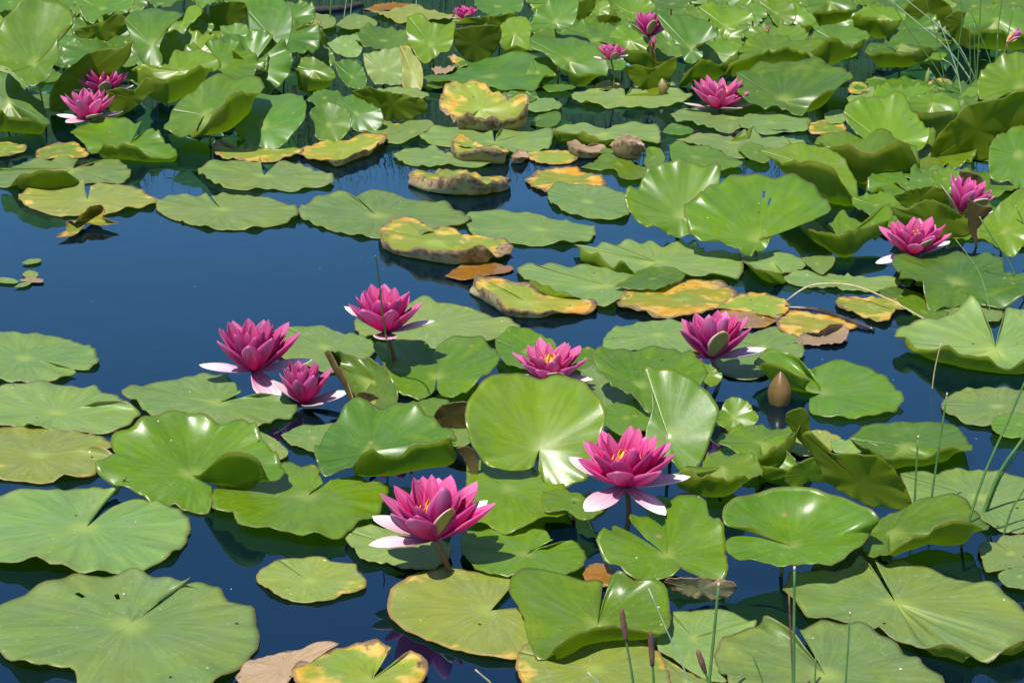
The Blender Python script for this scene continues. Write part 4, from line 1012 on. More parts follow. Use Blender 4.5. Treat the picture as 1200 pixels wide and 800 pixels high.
    C = [((190, 100), 11, 'f', 'd', [(80, 120), (110, 50), (160, 0), (210, -30), (285, -10), (290, 50), (265, 120), (200, 130), (130, 135), (85, 150)]),
         ((315, 60), 9, -76, 'd', [(290, 10), (360, -10), (365, 30), (330, 80), (290, 130), (262, 120)]),
         ((385, 45), 9, 'f', 'G', [(345, 50), (370, 10), (420, 5), (430, 60), (400, 85)]),
         ((530, 60), 10, 'f', 'G', [(445, 30), (500, 5), (560, 5), (620, 30), (630, 60), (580, 70), (530, 105), (500, 70)]),
         ((790, 220), 8, 'f', 'd', [(635, 70), (650, 45), (690, 60), (760, 50), (840, 80), (880, 130), (905, 165), (850, 190), (810, 205), (840, 250), (780, 285), (740, 230), (690, 160), (650, 110)]),
         ((940, 120), 10, 'f', 'G', [(815, 30), (860, 0), (930, -20), (1000, 20), (1050, 60), (1070, 100), (1030, 110), (960, 150), (940, 170), (900, 130), (850, 80)]),
         ((400, 110), 6, -76, 'G', [(320, 90), (380, 70), (450, 65), (480, 90), (430, 130), (420, 180), (360, 140)]),
         ((700, 20), 11, 5, 'd', [(600, 10), (680, -20), (780, -20), (820, 10), (760, 35), (640, 40)]),
         ((1060, 60), 9, 5, 'd', [(1000, 20), (1080, 0), (1130, 40), (1110, 90), (1060, 90)]),
         ((1160, 60), 10, 'f', 'G', [(1080, 10), (1160, -10), (1240, 30), (1240, 100), (1170, 120), (1140, 80)]),
         ((690, 190), 5, 5, 'd', [(620, 160), (680, 140), (740, 200), (760, 260), (700, 260), (640, 220)]),
         ((470, 260), 4, 5, 'd', [(430, 230), (480, 250), (500, 290), (470, 320), (420, 300)]),
         ((820, 50), 10, 5, 'd', [(750, 40), (810, 35), (870, 60), (850, 95), (790, 80)])]
    for c, hc, md, k, pts in C:
        leaf('C', c, hc * 1.3, md, k, pts, None, 'TR')
    leaf('C', (10, 150), 7.0, 0, 'G', [(-65, 180), (-50, 110), (0, 75), (60, 75), (85, 110), (80, 180), (90, 225, .5), (20, 197, 4, 10, 240, .5), (-30, 210, 3, -30, 238, .5)], None, 'TR')
    leaf('B', (1020, 340), 2.5, 0, 'd', [(740, 350), (850, 300), (940, 270), (1060, 255), (1150, 240), (1240, 240), (1310, 290), (1320, 320), (1250, 370), (1220, 395), (1130, 395), (1000, 370), (850, 375)], None, 'TC')
    leaf('C', (110, 320), 2.0, 0, 'd', [(90, 260), (150, 250), (200, 300), (190, 340), (130, 370), (60, 350)], None, 'TC')
    leaf('C', (80, 445), 0.8, 0, 'g', [(-60, 440), (-30, 410, .6), (40, 390, .8), (110, 430, .4), (180, 430, .4), (220, 465), (180, 485), (110, 490), (40, 480), (-20, 465)], None, 'TC')
    leaf('C', (200, 380), 1.0, 0, 'd', [(130, 380), (200, 368), (280, 380), (250, 395), (160, 400)], None, 'TC')
    leaf('C', (420, 380), 0.6, 0, 'y', [(350, 385), (390, 362), (450, 362), (480, 378), (450, 392), (380, 395)], None, 'TC')
    leaf('B', (1050, 625), 0.6, 0, 'g', [(1060, 590, 1.2), (1110, 552, 1.4), (1200, 575), (1290, 555), (1305, 600), (1280, 650), (1200, 665), (1130, 670), (1000, 660), (850, 640), (760, 625), (722, 595), (780, 565), (860, 558), (960, 572), (1040, 588)],
         'matte pad just in front of the yellow pad with rolled brown rim', notch=True)
    leaf('C', (420, 585), 0.7, 0, 'g', [(180, 570), (250, 545), (330, 545), (400, 560), (480, 545), (560, 538), (630, 545), (650, 590), (640, 632), (580, 620), (500, 615), (400, 606, 1, 380, 640, 0), (300, 582, 1, 280, 615, 0), (200, 575, 1, 195, 612, 0)],
         'pad with tan front edge behind the brown rolled-up leaf ball')
    leaf('C', (505, 650), 0.9, 0, 'b', [(425, 640, 1), (470, 606, 2), (520, 598, 2.4), (575, 620, 1.6), (585, 655, .6), (560, 632, 3, 548, 702, .1), (510, 622, 3, 500, 700, .1), (460, 630, 3, 455, 675, .1)],
         'brown dried leaf rolled into a ball', name='dead_leaf', wave=1.6)
    leaf('C', (310, 650), 0.8, 0, 'b', [(240, 625, 1.2), (280, 612, 1), (330, 640, .6), (400, 640, .5), (425, 660), (370, 668, 1, 370, 685, 0), (300, 655, 1.5, 300, 686, 0), (255, 640, 1.5, 252, 665, 0)],
         'crinkled brown leaf strip next to the rolled-up leaf ball', name='dead_leaf', wave=1.6)
    leaf('C', (180, 690), 0.4, 0, 'y', [(65, 670), (140, 660), (220, 660), (290, 690), (250, 715), (140, 718), (80, 700)], None, 'TC')
    leaf('C', (470, 720), 0.6, 0, 'G', [(300, 735), (370, 700), (400, 655, .8), (480, 670), (540, 720), (600, 740), (560, 790), (480, 790), (450, 745), (380, 745)],
         'curled green pad next to the yellow pad with brown back rim')
    leaf('C', (800, 690), 1.0, 0, 'G', [(690, 640), (730, 620, .6), (790, 640), (880, 650), (950, 680), (1015, 720), (900, 750), (800, 740), (710, 710)], None, 'TC')
    leaf('C', (620, 690), 0.8, 4, 'G', [(582, 690, .6), (600, 645, 1.5), (650, 655, 1.5), (672, 700, .6), (640, 735), (590, 735)], None, 'TC')
    leaf('C', (960, 625), 0.6, 0, 'g', [(720, 615), (800, 590), (870, 580), (960, 600), (1000, 600), (1020, 565, 1.6), (1040, 610), (1060, 565, 1.6), (1095, 600), (1200, 615), (1220, 650), (1000, 690), (860, 650)], None, 'TC')
    leaf('C', (1070, 670), 1.2, 0, 'G', [(990, 655), (1040, 625, 1), (1100, 640), (1135, 690), (1110, 715), (1050, 700)], None, 'TC')
    leaf('C', (110, 520), 0.4, 0, 'd', [(80, 545), (120, 505), (200, 490), (215, 525), (180, 555), (120, 560)], None, 'TC')
    leaf('C', (730, 560), 0.3, 0, 'd', [(660, 580), (700, 545), (770, 555), (800, 580), (740, 595)], None, 'TC')
    # ---------------- top centre
    leaf('B', (30, 560), 4.6, 'f', 'd', [(-100, 560), (-120, 480), (-70, 340), (0, 290), (60, 278), (130, 300), (180, 340), (205, 400), (210, 450), (225, 500), (210, 570), (160, 600), (120, 640), (60, 650), (0, 635), (-80, 600)],
         'large shiny oval leaf right of the leaf folded double', wave=.7)
    leaf('A', (900, 505), 8.0, 0, 'd', [(755, 485), (800, 430), (870, 390), (950, 335), (1040, 335), (1110, 330), (1150, 350), (1160, 392, 1), (1080, 405, 4, 1095, 490, .3), (1010, 425, 5, 1000, 572, .3), (950, 490, 4, 900, 592, .3), (905, 545, 2, 840, 602, .3), (850, 580), (780, 600), (720, 570), (740, 530)],
         'big leaf folded double, left of the large shiny oval leaf')
    leaf('B', (380, 655), 0.7, 0, 'y', [(190, 655, .6), (280, 620), (350, 620), (450, 600), (540, 590, .6), (575, 610, .6), (520, 640, 1.4, 505, 668, 0), (450, 670, 1.4, 440, 694, 0), (350, 700, 1.2, 350, 726, 0), (260, 705), (200, 685)],
         'yellow pad directly below the large shiny oval leaf')
    leaf('A', (1090, 670), 0.6, 0, 'y', [(935, 650, .8), (960, 605, 1.6), (1000, 640, .8), (1100, 650), (1200, 655), (1290, 650), (1330, 670), (1200, 705), (1060, 702), (960, 685)],
         'yellow withering pad with burnt curled tip below the folded double leaf')
    B = [((320, 550), 2.0, 5, 'd', [(225, 530), (280, 455), (370, 470), (420, 530), (390, 610), (290, 625), (240, 580)]),
         ((440, 500), 2.5, 8, 'd', [(350, 430), (420, 405), (480, 440), (560, 510), (545, 560), (460, 580), (400, 540), (350, 480)]),
         ((600, 460), 3.0, -76, 'G', [(420, 400), (500, 380), (560, 400), (660, 420), (720, 430), (755, 460), (740, 500), (640, 525), (540, 520), (480, 470)]),
         ((250, 310), 5.0, 0, 'G', [(155, 290), (190, 255), (250, 255), (320, 290), (352, 330, .5), (330, 346, 2, 330, 365, .3), (260, 350, 4, 260, 395, .3), (200, 322, 3, 210, 395, .3)]),
         ((420, 340), 3.5, 'f', 'd', [(345, 290), (400, 265), (450, 280), (485, 350), (480, 390), (420, 390), (370, 350)]),
         ((560, 310), 2.5, 8, 'g', [(470, 240), (550, 225), (640, 215), (660, 300), (640, 370), (570, 375), (520, 370), (480, 300)]),
         ((560, 180), 3.5, 8, 'd', [(425, 180), (480, 140), (560, 125), (640, 140), (690, 170), (680, 215), (560, 225), (470, 220)]),
         ((685, 320), 4.0, 'f', 'o', [(630, 200), (670, 190), (690, 230), (720, 270), (735, 340), (720, 400), (650, 390), (640, 300)]),
         ((770, 200), 6.0, 'f', 'G', [(665, 80), (720, 60), (780, 105), (820, 110), (870, 90), (875, 150), (850, 230), (800, 240), (740, 280), (690, 230), (660, 160)]),
         ((960, 195), 6.0, -76, 'd', [(870, 130), (960, 115), (1060, 110), (1080, 150), (1040, 240), (960, 275), (890, 230), (870, 180)]),
         ((1020, 95), 9.0, -76, 'd', [(860, 110), (930, 80), (1040, 70), (1140, 60), (1130, 100), (1000, 118)]),
         ((1060, 30), 11.0, 'f', 'd', [(960, 40), (970, -10), (1060, -20), (1160, 0), (1170, 50), (1100, 65), (1010, 65)]),
         ((450, 100), 1.5, 0, 'g', [(350, 110), (390, 75), (440, 60), (500, 80), (535, 100), (500, 125), (400, 130)]),
         ((250, 90), 1.5, 0, 'g', [(155, 75), (220, 55), (300, 60), (350, 85), (330, 120), (240, 125), (180, 110)]),
         ((250, 175), 5.0, -76, 'd', [(175, 130), (230, 110), (290, 140), (320, 180), (270, 210), (200, 250), (180, 190)]),
         ((290, 235), 3.5, 5, 'd', [(235, 240), (280, 195), (320, 210), (350, 270), (320, 290), (250, 280)]),
         ((690, 580), 0.6, 0, 'g', [(570, 590), (640, 545), (700, 525), (770, 530), (775, 560), (700, 600), (640, 625), (570, 620)]),
         ((540, 575), 0.4, 0, 'y', [(445, 590), (540, 570), (620, 540), (650, 560), (600, 600), (500, 605)]),
         ((390, 200), 2.0, 0, 'g', [(310, 190), (380, 160), (440, 150), (470, 210), (440, 250), (360, 240)]),
         ((300, 430), 2.0, 0, 'd', [(220, 440), (270, 400), (360, 400), (380, 450), (300, 475)]),
         ((790, 350), 1.2, 0, 'd', [(700, 360), (760, 330), (840, 330), (860, 365), (790, 385)]),
         ((1160, 420), 1.0, 0, 'd', [(1100, 420), (1150, 395), (1220, 395), (1230, 440), (1160, 455)]),
         ((890, 95), 4.0, 5, 'o', [(860, 95), (890, 60), (940, 60), (930, 95)]),
         ((600, 420), 1.2, 0, 'g', [(500, 400), (600, 385), (720, 395), (760, 420), (650, 440), (540, 430)]),
         ((560, 560), 0.5, 0, 'g', [(420, 560), (500, 530), (600, 540), (640, 575), (540, 590)])]
    for c, hc, md, k, pts in B:
        leaf('B', c, hc, md, k, pts, None, 'TC')
    leaf('B', (680, 65), 1.0, 0, 'o', [(500, 50), (600, 40), (700, 15, 1), (750, 45, .5), (860, 60), (850, 80), (760, 90), (640, 95), (560, 70)],
         'pale straw-green narrow leaf lying on the dark far water')
    leaf('B', (610, 20), 0.4, 0, 'O', [(470, 40), (540, 20), (620, 12), (690, 20), (640, 35), (540, 48)], 'brown floating strip behind the pale narrow leaf', name='dead_leaf')
    leaf('B', (985, 480), 0.9, 6, 'y', [(805, 470), (830, 400), (880, 370, .6), (950, 360, .8), (1030, 385, .8), (1090, 410, .8), (1150, 465, .8), (1195, 480, .8), (1180, 505, 3, 1190, 558, 0), (1100, 510, 3, 1100, 572, 0), (1000, 515, 3, 1000, 572, 0), (900, 525, 2, 890, 568, 0), (868, 540), (850, 520), (810, 500)],
         'yellow pad with thick brown rolled rim standing out in the tangle')
    leaf('B', (800, 690), 0.5, 0, 'g', [(600, 680), (650, 655), (730, 650), (780, 635, 1), (820, 665), (900, 690), (1000, 700), (1035, 720), (960, 735), (850, 725), (740, 730), (640, 710)],
         'flat pad left of the tan scrolled leaf, over its dark reflection')
    leaf('B', (960, 655), 0.8, 0, 'y', [(855, 615, 1.6), (900, 590, 1), (960, 620, .6), (1000, 640, .5), (1060, 635, 1), (1110, 660, .6), (1080, 665, 2, 1090, 712, 0), (1000, 648, 3, 1000, 706, 0), (900, 668, 3, 900, 700, 0), (865, 640, 2, 858, 662, .3)],
         'tan scrolled leaf with green inside, on the flat pad')
    leaf('B', (1165, 685), 0.6, 0, 'b', [(1120, 690, .8), (1150, 655, 1.5), (1185, 665, 1), (1200, 690), (1165, 690, 2, 1165, 712, 0), (1135, 690, 2, 1130, 710, 0)], None, 'TC', name='dead_leaf')
    leaf('B', (910, 275), 4.0, 10, 'Y', [(840, 260), (870, 250, 1), (910, 262, .6), (928, 300), (900, 305), (870, 280)], None, 'TC')
    leaf('B', (820, 308), 3.0, 5, 'b', [(770, 310), (810, 295), (880, 295), (870, 315), (800, 325)], None, 'TC', name='dead_leaf')
    leaf('B', (230, 105), 2.5, 8, 'Y', [(185, 105), (220, 95), (275, 100), (280, 118), (230, 120)], None, 'TC')
    leaf('B', (70, 165), 14.0, 'f', 'd', [(-35, 60), (-20, -10), (60, -40), (130, 0), (160, 60), (158, 130), (130, 215), (90, 205), (72, 160), (60, 195), (30, 215), (-20, 180), (-30, 120)],
         'glossy leaf with deep bottom notch above the large shiny oval leaf', wave=.7)
    # ---------------- top left clump
    leaf('A', (150, 285), 16.0, 'f', 'G', [(60, 325), (100, 360), (145, 387), (190, 365), (230, 320), (265, 260), (260, 180), (300, 150), (330, 140), (310, 80), (250, 45), (170, 30), (110, 50), (60, 100), (10, 150), (-40, 200), (-40, 290), (20, 310)],
         'large round leaf tilted to face forward beside the tall left clump', wave=.7)
    leaf('A', (40, 450), 6.5, 0, 'd', [(-80, 340), (0, 312), (60, 345), (120, 400), (190, 460), (205, 510), (226, 552, .5), (190, 540, 3, 190, 575, .2), (120, 510, 4, 120, 578, .2), (40, 515, 4, 40, 576, .2), (0, 478, 4, -20, 574, .2), (-80, 470, 3, -90, 545, .3)],
         'shiny leaf with front flap below the large forward-facing round leaf')
    leaf('A', (370, 350), 8.0, -78, 'G', [(222, 490), (215, 440), (240, 370), (300, 300), (370, 250), (430, 222), (540, 212), (580, 180), (570, 250), (500, 320), (400, 380), (340, 430), (290, 485)],
         'olive-backed leaf arching over the two overlapping pink flowers')
    leaf('A', (500, 205), 9.0, 10, 'd', [(355, 240), (400, 200), (470, 175), (540, 160), (582, 180), (550, 212), (440, 222)], None, 'TL')
    A = [((440, 130), 10, -76, 'G', [(325, 130), (400, 110), (460, 95), (510, 60), (562, 88), (520, 140), (470, 180), (400, 170), (340, 160)]),
         ((670, 205), 10, 'f', 'd', [(545, 80), (580, 0), (640, -40), (720, -20), (795, 25), (750, 90), (720, 160), (700, 220), (715, 270), (680, 300), (630, 270), (590, 230), (570, 160)]),
         ((790, 315), 7, 0, 'G', [(575, 310, 1), (640, 300, 4, 620, 392, .3), (720, 345, 4, 720, 450, .3), (800, 335, 5, 800, 432, .3), (880, 292, 5, 880, 382, .3), (945, 305, 1), (970, 275), (920, 238), (850, 220), (770, 225), (730, 280), (680, 300), (620, 285, 1)]),
         ((570, 430), 5, -76, 'G', [(465, 400), (530, 385), (600, 395), (640, 345), (695, 375), (640, 430), (570, 490), (510, 510), (475, 470)]),
         ((800, 110), 9, 'f', 'G', [(720, 170), (760, 100), (800, 90), (830, 10), (880, 20), (885, 60), (820, 130), (790, 170)]),
         ((1000, 60), 10, -76, 'd', [(920, 30), (1000, 10), (1075, 15), (1080, 80), (1000, 115), (930, 90)]),
         ((1030, 160), 9, 'f', 'd', [(965, 115), (1030, 102), (1085, 110), (1090, 180), (1030, 220), (980, 170)]),
         ((980, 230), 7, 'f', 'G', [(925, 180), (960, 130), (990, 180), (1030, 250), (1025, 310), (990, 330), (930, 240)]),
         ((780, 220), 6, 5, 'd', [(720, 200), (780, 175), (840, 190), (840, 230), (770, 260)]),
         ((40, 10), 12, 5, 'd', [(-30, 20), (40, -20), (140, -10), (145, 30), (60, 48), (0, 45)]),
         ((30, 85), 9, 5, 'G', [(-60, 60), (20, 48), (95, 50), (80, 95), (60, 130), (0, 170)]),
         ((450, 40), 12, 5, 'd', [(310, 0), (420, -30), (560, 0), (590, 50), (480, 80), (400, 105), (350, 60)]),
         ((260, 20), 11, 5, 'd', [(200, 30), (240, -10), (320, 0), (330, 40), (270, 60)]),
         ((870, 115), 8, 5, 'd', [(820, 150), (870, 90), (940, 110), (930, 140), (860, 170)]),
         ((300, 190), 8, 5, 'd', [(250, 200), (280, 150), (340, 180), (330, 230), (280, 280)]),
         ((550, 270), 6, 5, 'd', [(520, 290), (560, 230), (600, 260), (590, 300)]),
         ((1050, 270), 7, -76, 'G', [(1020, 220), (1070, 260), (1090, 300), (1050, 330), (1030, 290)]),
         ((1130, 200), 6, -76, 'd', [(1080, 180), (1150, 200), (1230, 160), (1250, 230), (1190, 280), (1110, 280)]),
         ((700, 20), 12, 5, 'd', [(590, 0), (680, -30), (800, -20), (830, 10), (760, 40)]),
         ((900, 10), 12, 5, 'G', [(820, 0), (900, -30), (1000, -20), (1060, 10), (980, 25), (880, 25)])]
    for c, hc, md, k, pts in A:
        leaf('A', c, hc * 1.45, md, k, pts, None, 'TL')
    leaf('A', (570, 640), 1.0, 0, 'G', [(600, 605, 1), (660, 565, 2), (720, 610, 1), (775, 660, .8), (770, 680, 1, 770, 702, 0), (700, 685, 2, 690, 708, 0), (600, 655, 2.5, 600, 704, 0), (500, 640, 2.5, 520, 694, 0), (440, 655, 2, 440, 684, 0), (410, 680), (370, 630), (330, 600), (310, 565), (380, 530, .6), (450, 525, 1), (540, 520, 1.2), (590, 545, 1.6), (625, 540, 2)],
         'split cup-shaped leaf directly in front of the two overlapping flowers', notch=True, stalk=True)
    leaf('A', (20, 655), 0.5, 0, 'y', [(-60, 650), (0, 625), (60, 630), (115, 640), (100, 665), (0, 690)],
         'yellow pad under the shiny leaf with a front flap')
    leaf('A', (260, 665), 0.6, 0, 'y', [(160, 660), (200, 640), (330, 625, .5), (360, 650), (390, 680), (280, 692), (170, 697)],
         'yellow-edged narrow pad left of the split cup-shaped leaf')

    # ---------------- half-hidden leaves deeper in the thickets
    rr = random.Random(21)
    for x0, x1, y0, y1, h0, h1, n, cl, t0, t1 in [(-20, 345, 20, 120, 0.3, 0.9, 16, 'TL', 0, 3), (620, 1215, 0, 66, 0.3, 0.9, 24, 'TR', 0, 3), (1000, 1215, 90, 280, 0.3, 0.9, 12, 'RR', 0, 3),
                                                  (-20, 345, -16, 84, 5.0, 10.0, 34, 'TL', 12, 46), (620, 1215, -18, 50, 3.5, 7.5, 44, 'TR', 12, 44), (1010, 1215, 110, 225, 1.0, 2.4, 10, 'RR', 5, 15)]:
        for i in range(n):
            px, py = rr.uniform(x0, x1), rr.uniform(y0, y1)
            hc = rr.uniform(h0, h1)
            tl = rr.uniform(t0, t1)
            e = elev(py)
            rx = rr.uniform(0.085, 0.125) * FPX / ((1 - hc / 100) / math.sin(e))
            ry = rx * math.sin(e + R(tl)) * 0.95
            a0 = rr.uniform(0, 6.28)
            pts = [((px + rx * math.cos(a0 + 6.0 * k / 13) * rr.uniform(0.93, 1.05)) / ZS, (py + ry * math.sin(a0 + 6.0 * k / 13) * rr.uniform(0.93, 1.05)) / ZS) for k in range(14)]
            lab = 'half-hidden leaf ' + near_phrase(px, py)
            o = leaf('A', (px / ZS, py / ZS), hc, tl, rr.choice('dGd'), pts, lab, notch=True, wave=1.3, stalk=(hc > 2), name='lily_leaf')
            o['group'] = lab
            o['category'] = 'leaf'


build_leaves()

# ------------------------------------------------------------------ water lily flowers
def petal_mat(name, base, tip, mid, rough=0.5, trans=0.5, edge=None):
    m = new_mat(name)
    b = NB(m)
    at = b.n('ShaderNodeAttribute', attribute_name='polar')
    sep = b.n('ShaderNodeSeparateXYZ')
    b.t.links.new(at.outputs['Vector'], sep.inputs[0])
    v, u = sep.outputs[0], sep.outputs[1]
    oi = b.n('ShaderNodeObjectInfo')
    rnd = oi.outputs['Random']
    geo = b.n('ShaderNodeNewGeometry')
    nz = b.noise(geo.outputs['Position'], 120.0, 3.0)
    st = b.n('ShaderNodeTexNoise', noise_dimensions='3D')
    cv = b.n('ShaderNodeCombineXYZ')
    b.put(cv.inputs[0], b.math('MULTIPLY', v, 9.0))
    b.put(cv.inputs[1], b.math('MULTIPLY', u, 1.3))
    b.put(cv.inputs[2], b.math('MULTIPLY', rnd, 40.0))
    b.t.links.new(cv.outputs[0], st.inputs['Vector'])
    st.inputs['Scale'].default_value = 1.0
    st.inputs['Detail'].default_value = 2.0
    stripe = st.outputs['Fac']
    uu = b.math('ADD', u, b.math('MULTIPLY', b.math('SUBTRACT', stripe, 0.5), 0.75))
    col = b.mix(b.ss(uu, 0.05, 0.55), base, mid)
    col = b.mix(b.ss(uu, 0.5, 1.0), col, tip)
    if edge is not None:
        col = b.mix(b.ss(b.math('ABSOLUTE', v), 0.72, 1.0), col, edge)
    hs = b.n('ShaderNodeHueSaturation')
    tint = b.n('ShaderNodeSeparateColor')
    b.t.links.new(oi.outputs['Color'], tint.inputs[0])
    col = b.mix(b.math('MULTIPLY', tint.outputs[0], b.ss(u, 0.0, 0.9)), col, (0.70, 0.30, 0.50))
    b.put(hs.inputs['Value'], b.math('MULTIPLY', b.math('ADD', 0.98, b.math('MULTIPLY', rnd, 0.36)), tint.outputs[1]))
    hs.inputs['Saturation'].default_value = 1.0
    b.put(hs.inputs['Color'], col)
    col = hs.outputs[0]
    p = b.n('ShaderNodeBsdfPrincipled')
    b.put(p.inputs['Base Color'], col)
    p.inputs['Roughness'].default_value = rough
    p.inputs['Specular IOR Level'].default_value = 0.28
    bp = b.n('ShaderNodeBump')
    bp.inputs['Strength'].default_value = 0.35
    bp.inputs['Distance'].default_value = 0.0012
    b.put(bp.inputs['Height'], b.math('ADD', stripe, b.math('MULTIPLY', nz, 0.15)))
    b.t.links.new(bp.outputs[0], p.inputs['Normal'])
    tr = b.n('ShaderNodeBsdfTranslucent')
    b.put(tr.inputs['Color'], col)
    mx = b.n('ShaderNodeMixShader')
    mx.inputs[0].default_value = trans
    b.t.links.new(p.outputs[0], mx.inputs[1])
    b.t.links.new(tr.outputs[0], mx.inputs[2])
    out = b.n('ShaderNodeOutputMaterial')
    b.t.links.new(mx.outputs[0], out.inputs[0])
    return m


PM = {
    'sepal_in': petal_mat('sepal_inside', (0.42, 0.08, 0.20), (0.70, 0.64, 0.60), (0.60, 0.36, 0.44), trans=0.2),
    'sepal_out': petal_mat('sepal_outside', (0.34, 0.22, 0.09), (0.25, 0.21, 0.05), (0.30, 0.26, 0.08), trans=0.15, edge=(0.62, 0.48, 0.42)),
    'outer_in': petal_mat('outer_petal_inside', (0.46, 0.002, 0.105), (0.72, 0.26, 0.49), (0.54, 0.006, 0.175), edge=(0.65, 0.13, 0.36)),
    'outer_out': petal_mat('outer_petal_outside', (0.52, 0.004, 0.155), (0.64, 0.22, 0.44), (0.55, 0.016, 0.21), edge=(0.63, 0.12, 0.36)),
    'mid_in': petal_mat('middle_petal_inside', (0.40, 0.001, 0.06), (0.68, 0.18, 0.41), (0.50, 0.002, 0.12), edge=(0.59, 0.05, 0.25)),
    'mid_out': petal_mat('middle_petal_outside', (0.46, 0.002, 0.11), (0.60, 0.11, 0.33), (0.51, 0.005, 0.165), edge=(0.57, 0.04, 0.26)),
    'in_in': petal_mat('inner_petal_inside', (0.34, 0.0005, 0.035), (0.55, 0.012, 0.15), (0.44, 0.001, 0.08)),
    'in_out': petal_mat('inner_petal_outside', (0.39, 0.0005, 0.06), (0.53, 0.02, 0.18), (0.46, 0.002, 0.11)),
}
M_STAMEN = stalk_mat('stamen_yellow', (0.80, 0.46, 0.06), (0.85, 0.36, 0.05), 0.5)


def petal_mesh(name, W, curl, cup, blunt, mats, seed):
    r = random.Random(seed)
    nu, nvv = 13, 9
    vs, pol = [], []
    tw = r.uniform(-0.06, 0.06)
    bend = r.uniform(-0.05, 0.05)
    for i in range(nu):
        u = i / (nu - 1)
        w = W * (0.30 + 0.70 * min(u / 0.5, 1.0) ** 0.8) * (max(1 - u, 0) ** 0.5 if u > 0.5 else 0.7071) * 1.414
        if u > 0.5:
            q = (u - 0.5) / 0.5
            w = W * (1 - q ** (2.0 + blunt)) ** (0.85)
        for j in range(nvv):
            v = -1 + 2 * j / (nvv - 1)
            y = v * w * 0.5
            z = curl * u * u + cup * (v * v) * w * (0.4 + 0.6 * math.sin(math.pi * min(u, .98))) + tw * v * w * u
            z -= 0.05 * math.sin(math.pi * u)
            vs.append((u - 0.18 * abs(curl) * u ** 3, y + bend * u * u, z))
            pol.append((v, u, 0))
    # grid: rings = u, columns = v
    return sheet_mesh(name, np.array(vs), None, nvv, nu, np.array(pol), 0.010, mats, centre=False)


PET = {}
for k in range(3):
    PET['sepal', k] = petal_mesh('sepal', 0.44, 0.06 - 0.04 * k, 0.16, 0.6, (PM['sepal_in'], PM['sepal_out']), 10 + k)
    PET[1, k] = petal_mesh('petal', 0.36, 0.14, 0.34, 0.3, (PM['outer_in'], PM['outer_out']), 20 + k)
    PET[2, k] = petal_mesh('petal', 0.34, 0.14, 0.38, 0.15, (PM['mid_in'], PM['mid_out']), 30 + k)
    PET[3, k] = petal_mesh('petal', 0.31, 0.12, 0.40, 0.0, (PM['mid_in'], PM['mid_out']), 40 + k)
    PET[4, k] = petal_mesh('petal', 0.28, 0.12, 0.42, -0.1, (PM['in_in'], PM['in_out']), 50 + k)


def stamen_mesh():
    r = random.Random(5)
    vs, fs = [], []
    for i in range(30):
        az = r.uniform(0, 6.28)
        el = R(r.uniform(58, 88))
        ln = r.uniform(0.46, 0.62)
        w = 0.020
        d = np.array([math.cos(az) * math.cos(el), math.sin(az) * math.cos(el), math.sin(el)])
        s = np.array([-math.sin(az), math.cos(az), 0])
        q = np.cross(d, s)
        ctr = np.array([math.cos(az), math.sin(az), 0]) * 0.05
        k = len(vs)
        for t, ww, inn in ((0.0, w, 0), (0.6, w * 1.2, 0), (0.85, w * 1.4, -0.03), (1.0, w * 0.5, -0.09)):
            c = ctr + d * ln * t + np.array([math.cos(az), math.sin(az), 0]) * inn
            for a in ((1, .5), (-1, .5), (-1, -.5), (1, -.5)):
                vs.append(tuple(c + s * ww * a[0] + q * ww * a[1]))
        for j in range(3):
            for a in range(4):
                a2 = (a + 1) % 4
                fs.append((k + j * 4 + a, k + j * 4 + a2, k + (j + 1) * 4 + a2, k + (j + 1) * 4 + a))
        fs.append((k + 12, k + 13, k + 14, k + 15))
    me = bpy.data.meshes.new('stamens')
    me.from_pydata(vs, [], fs)
    me.materials.append(M_STAMEN)
    return me


STAMENS = stamen_mesh()


def pose(o, parent, az, el, roll, scale, off, wid=1.0):
    m = Matrix.Rotation(R(az), 4, 'Z') @ Matrix.Translation((off, 0, 0)) @ Matrix.Rotation(-R(el), 4, 'Y') @ Matrix.Rotation(R(roll), 4, 'X') @ Matrix.Diagonal((scale, scale * wid, scale, 1))
    o.parent = parent
    o.matrix_local = m


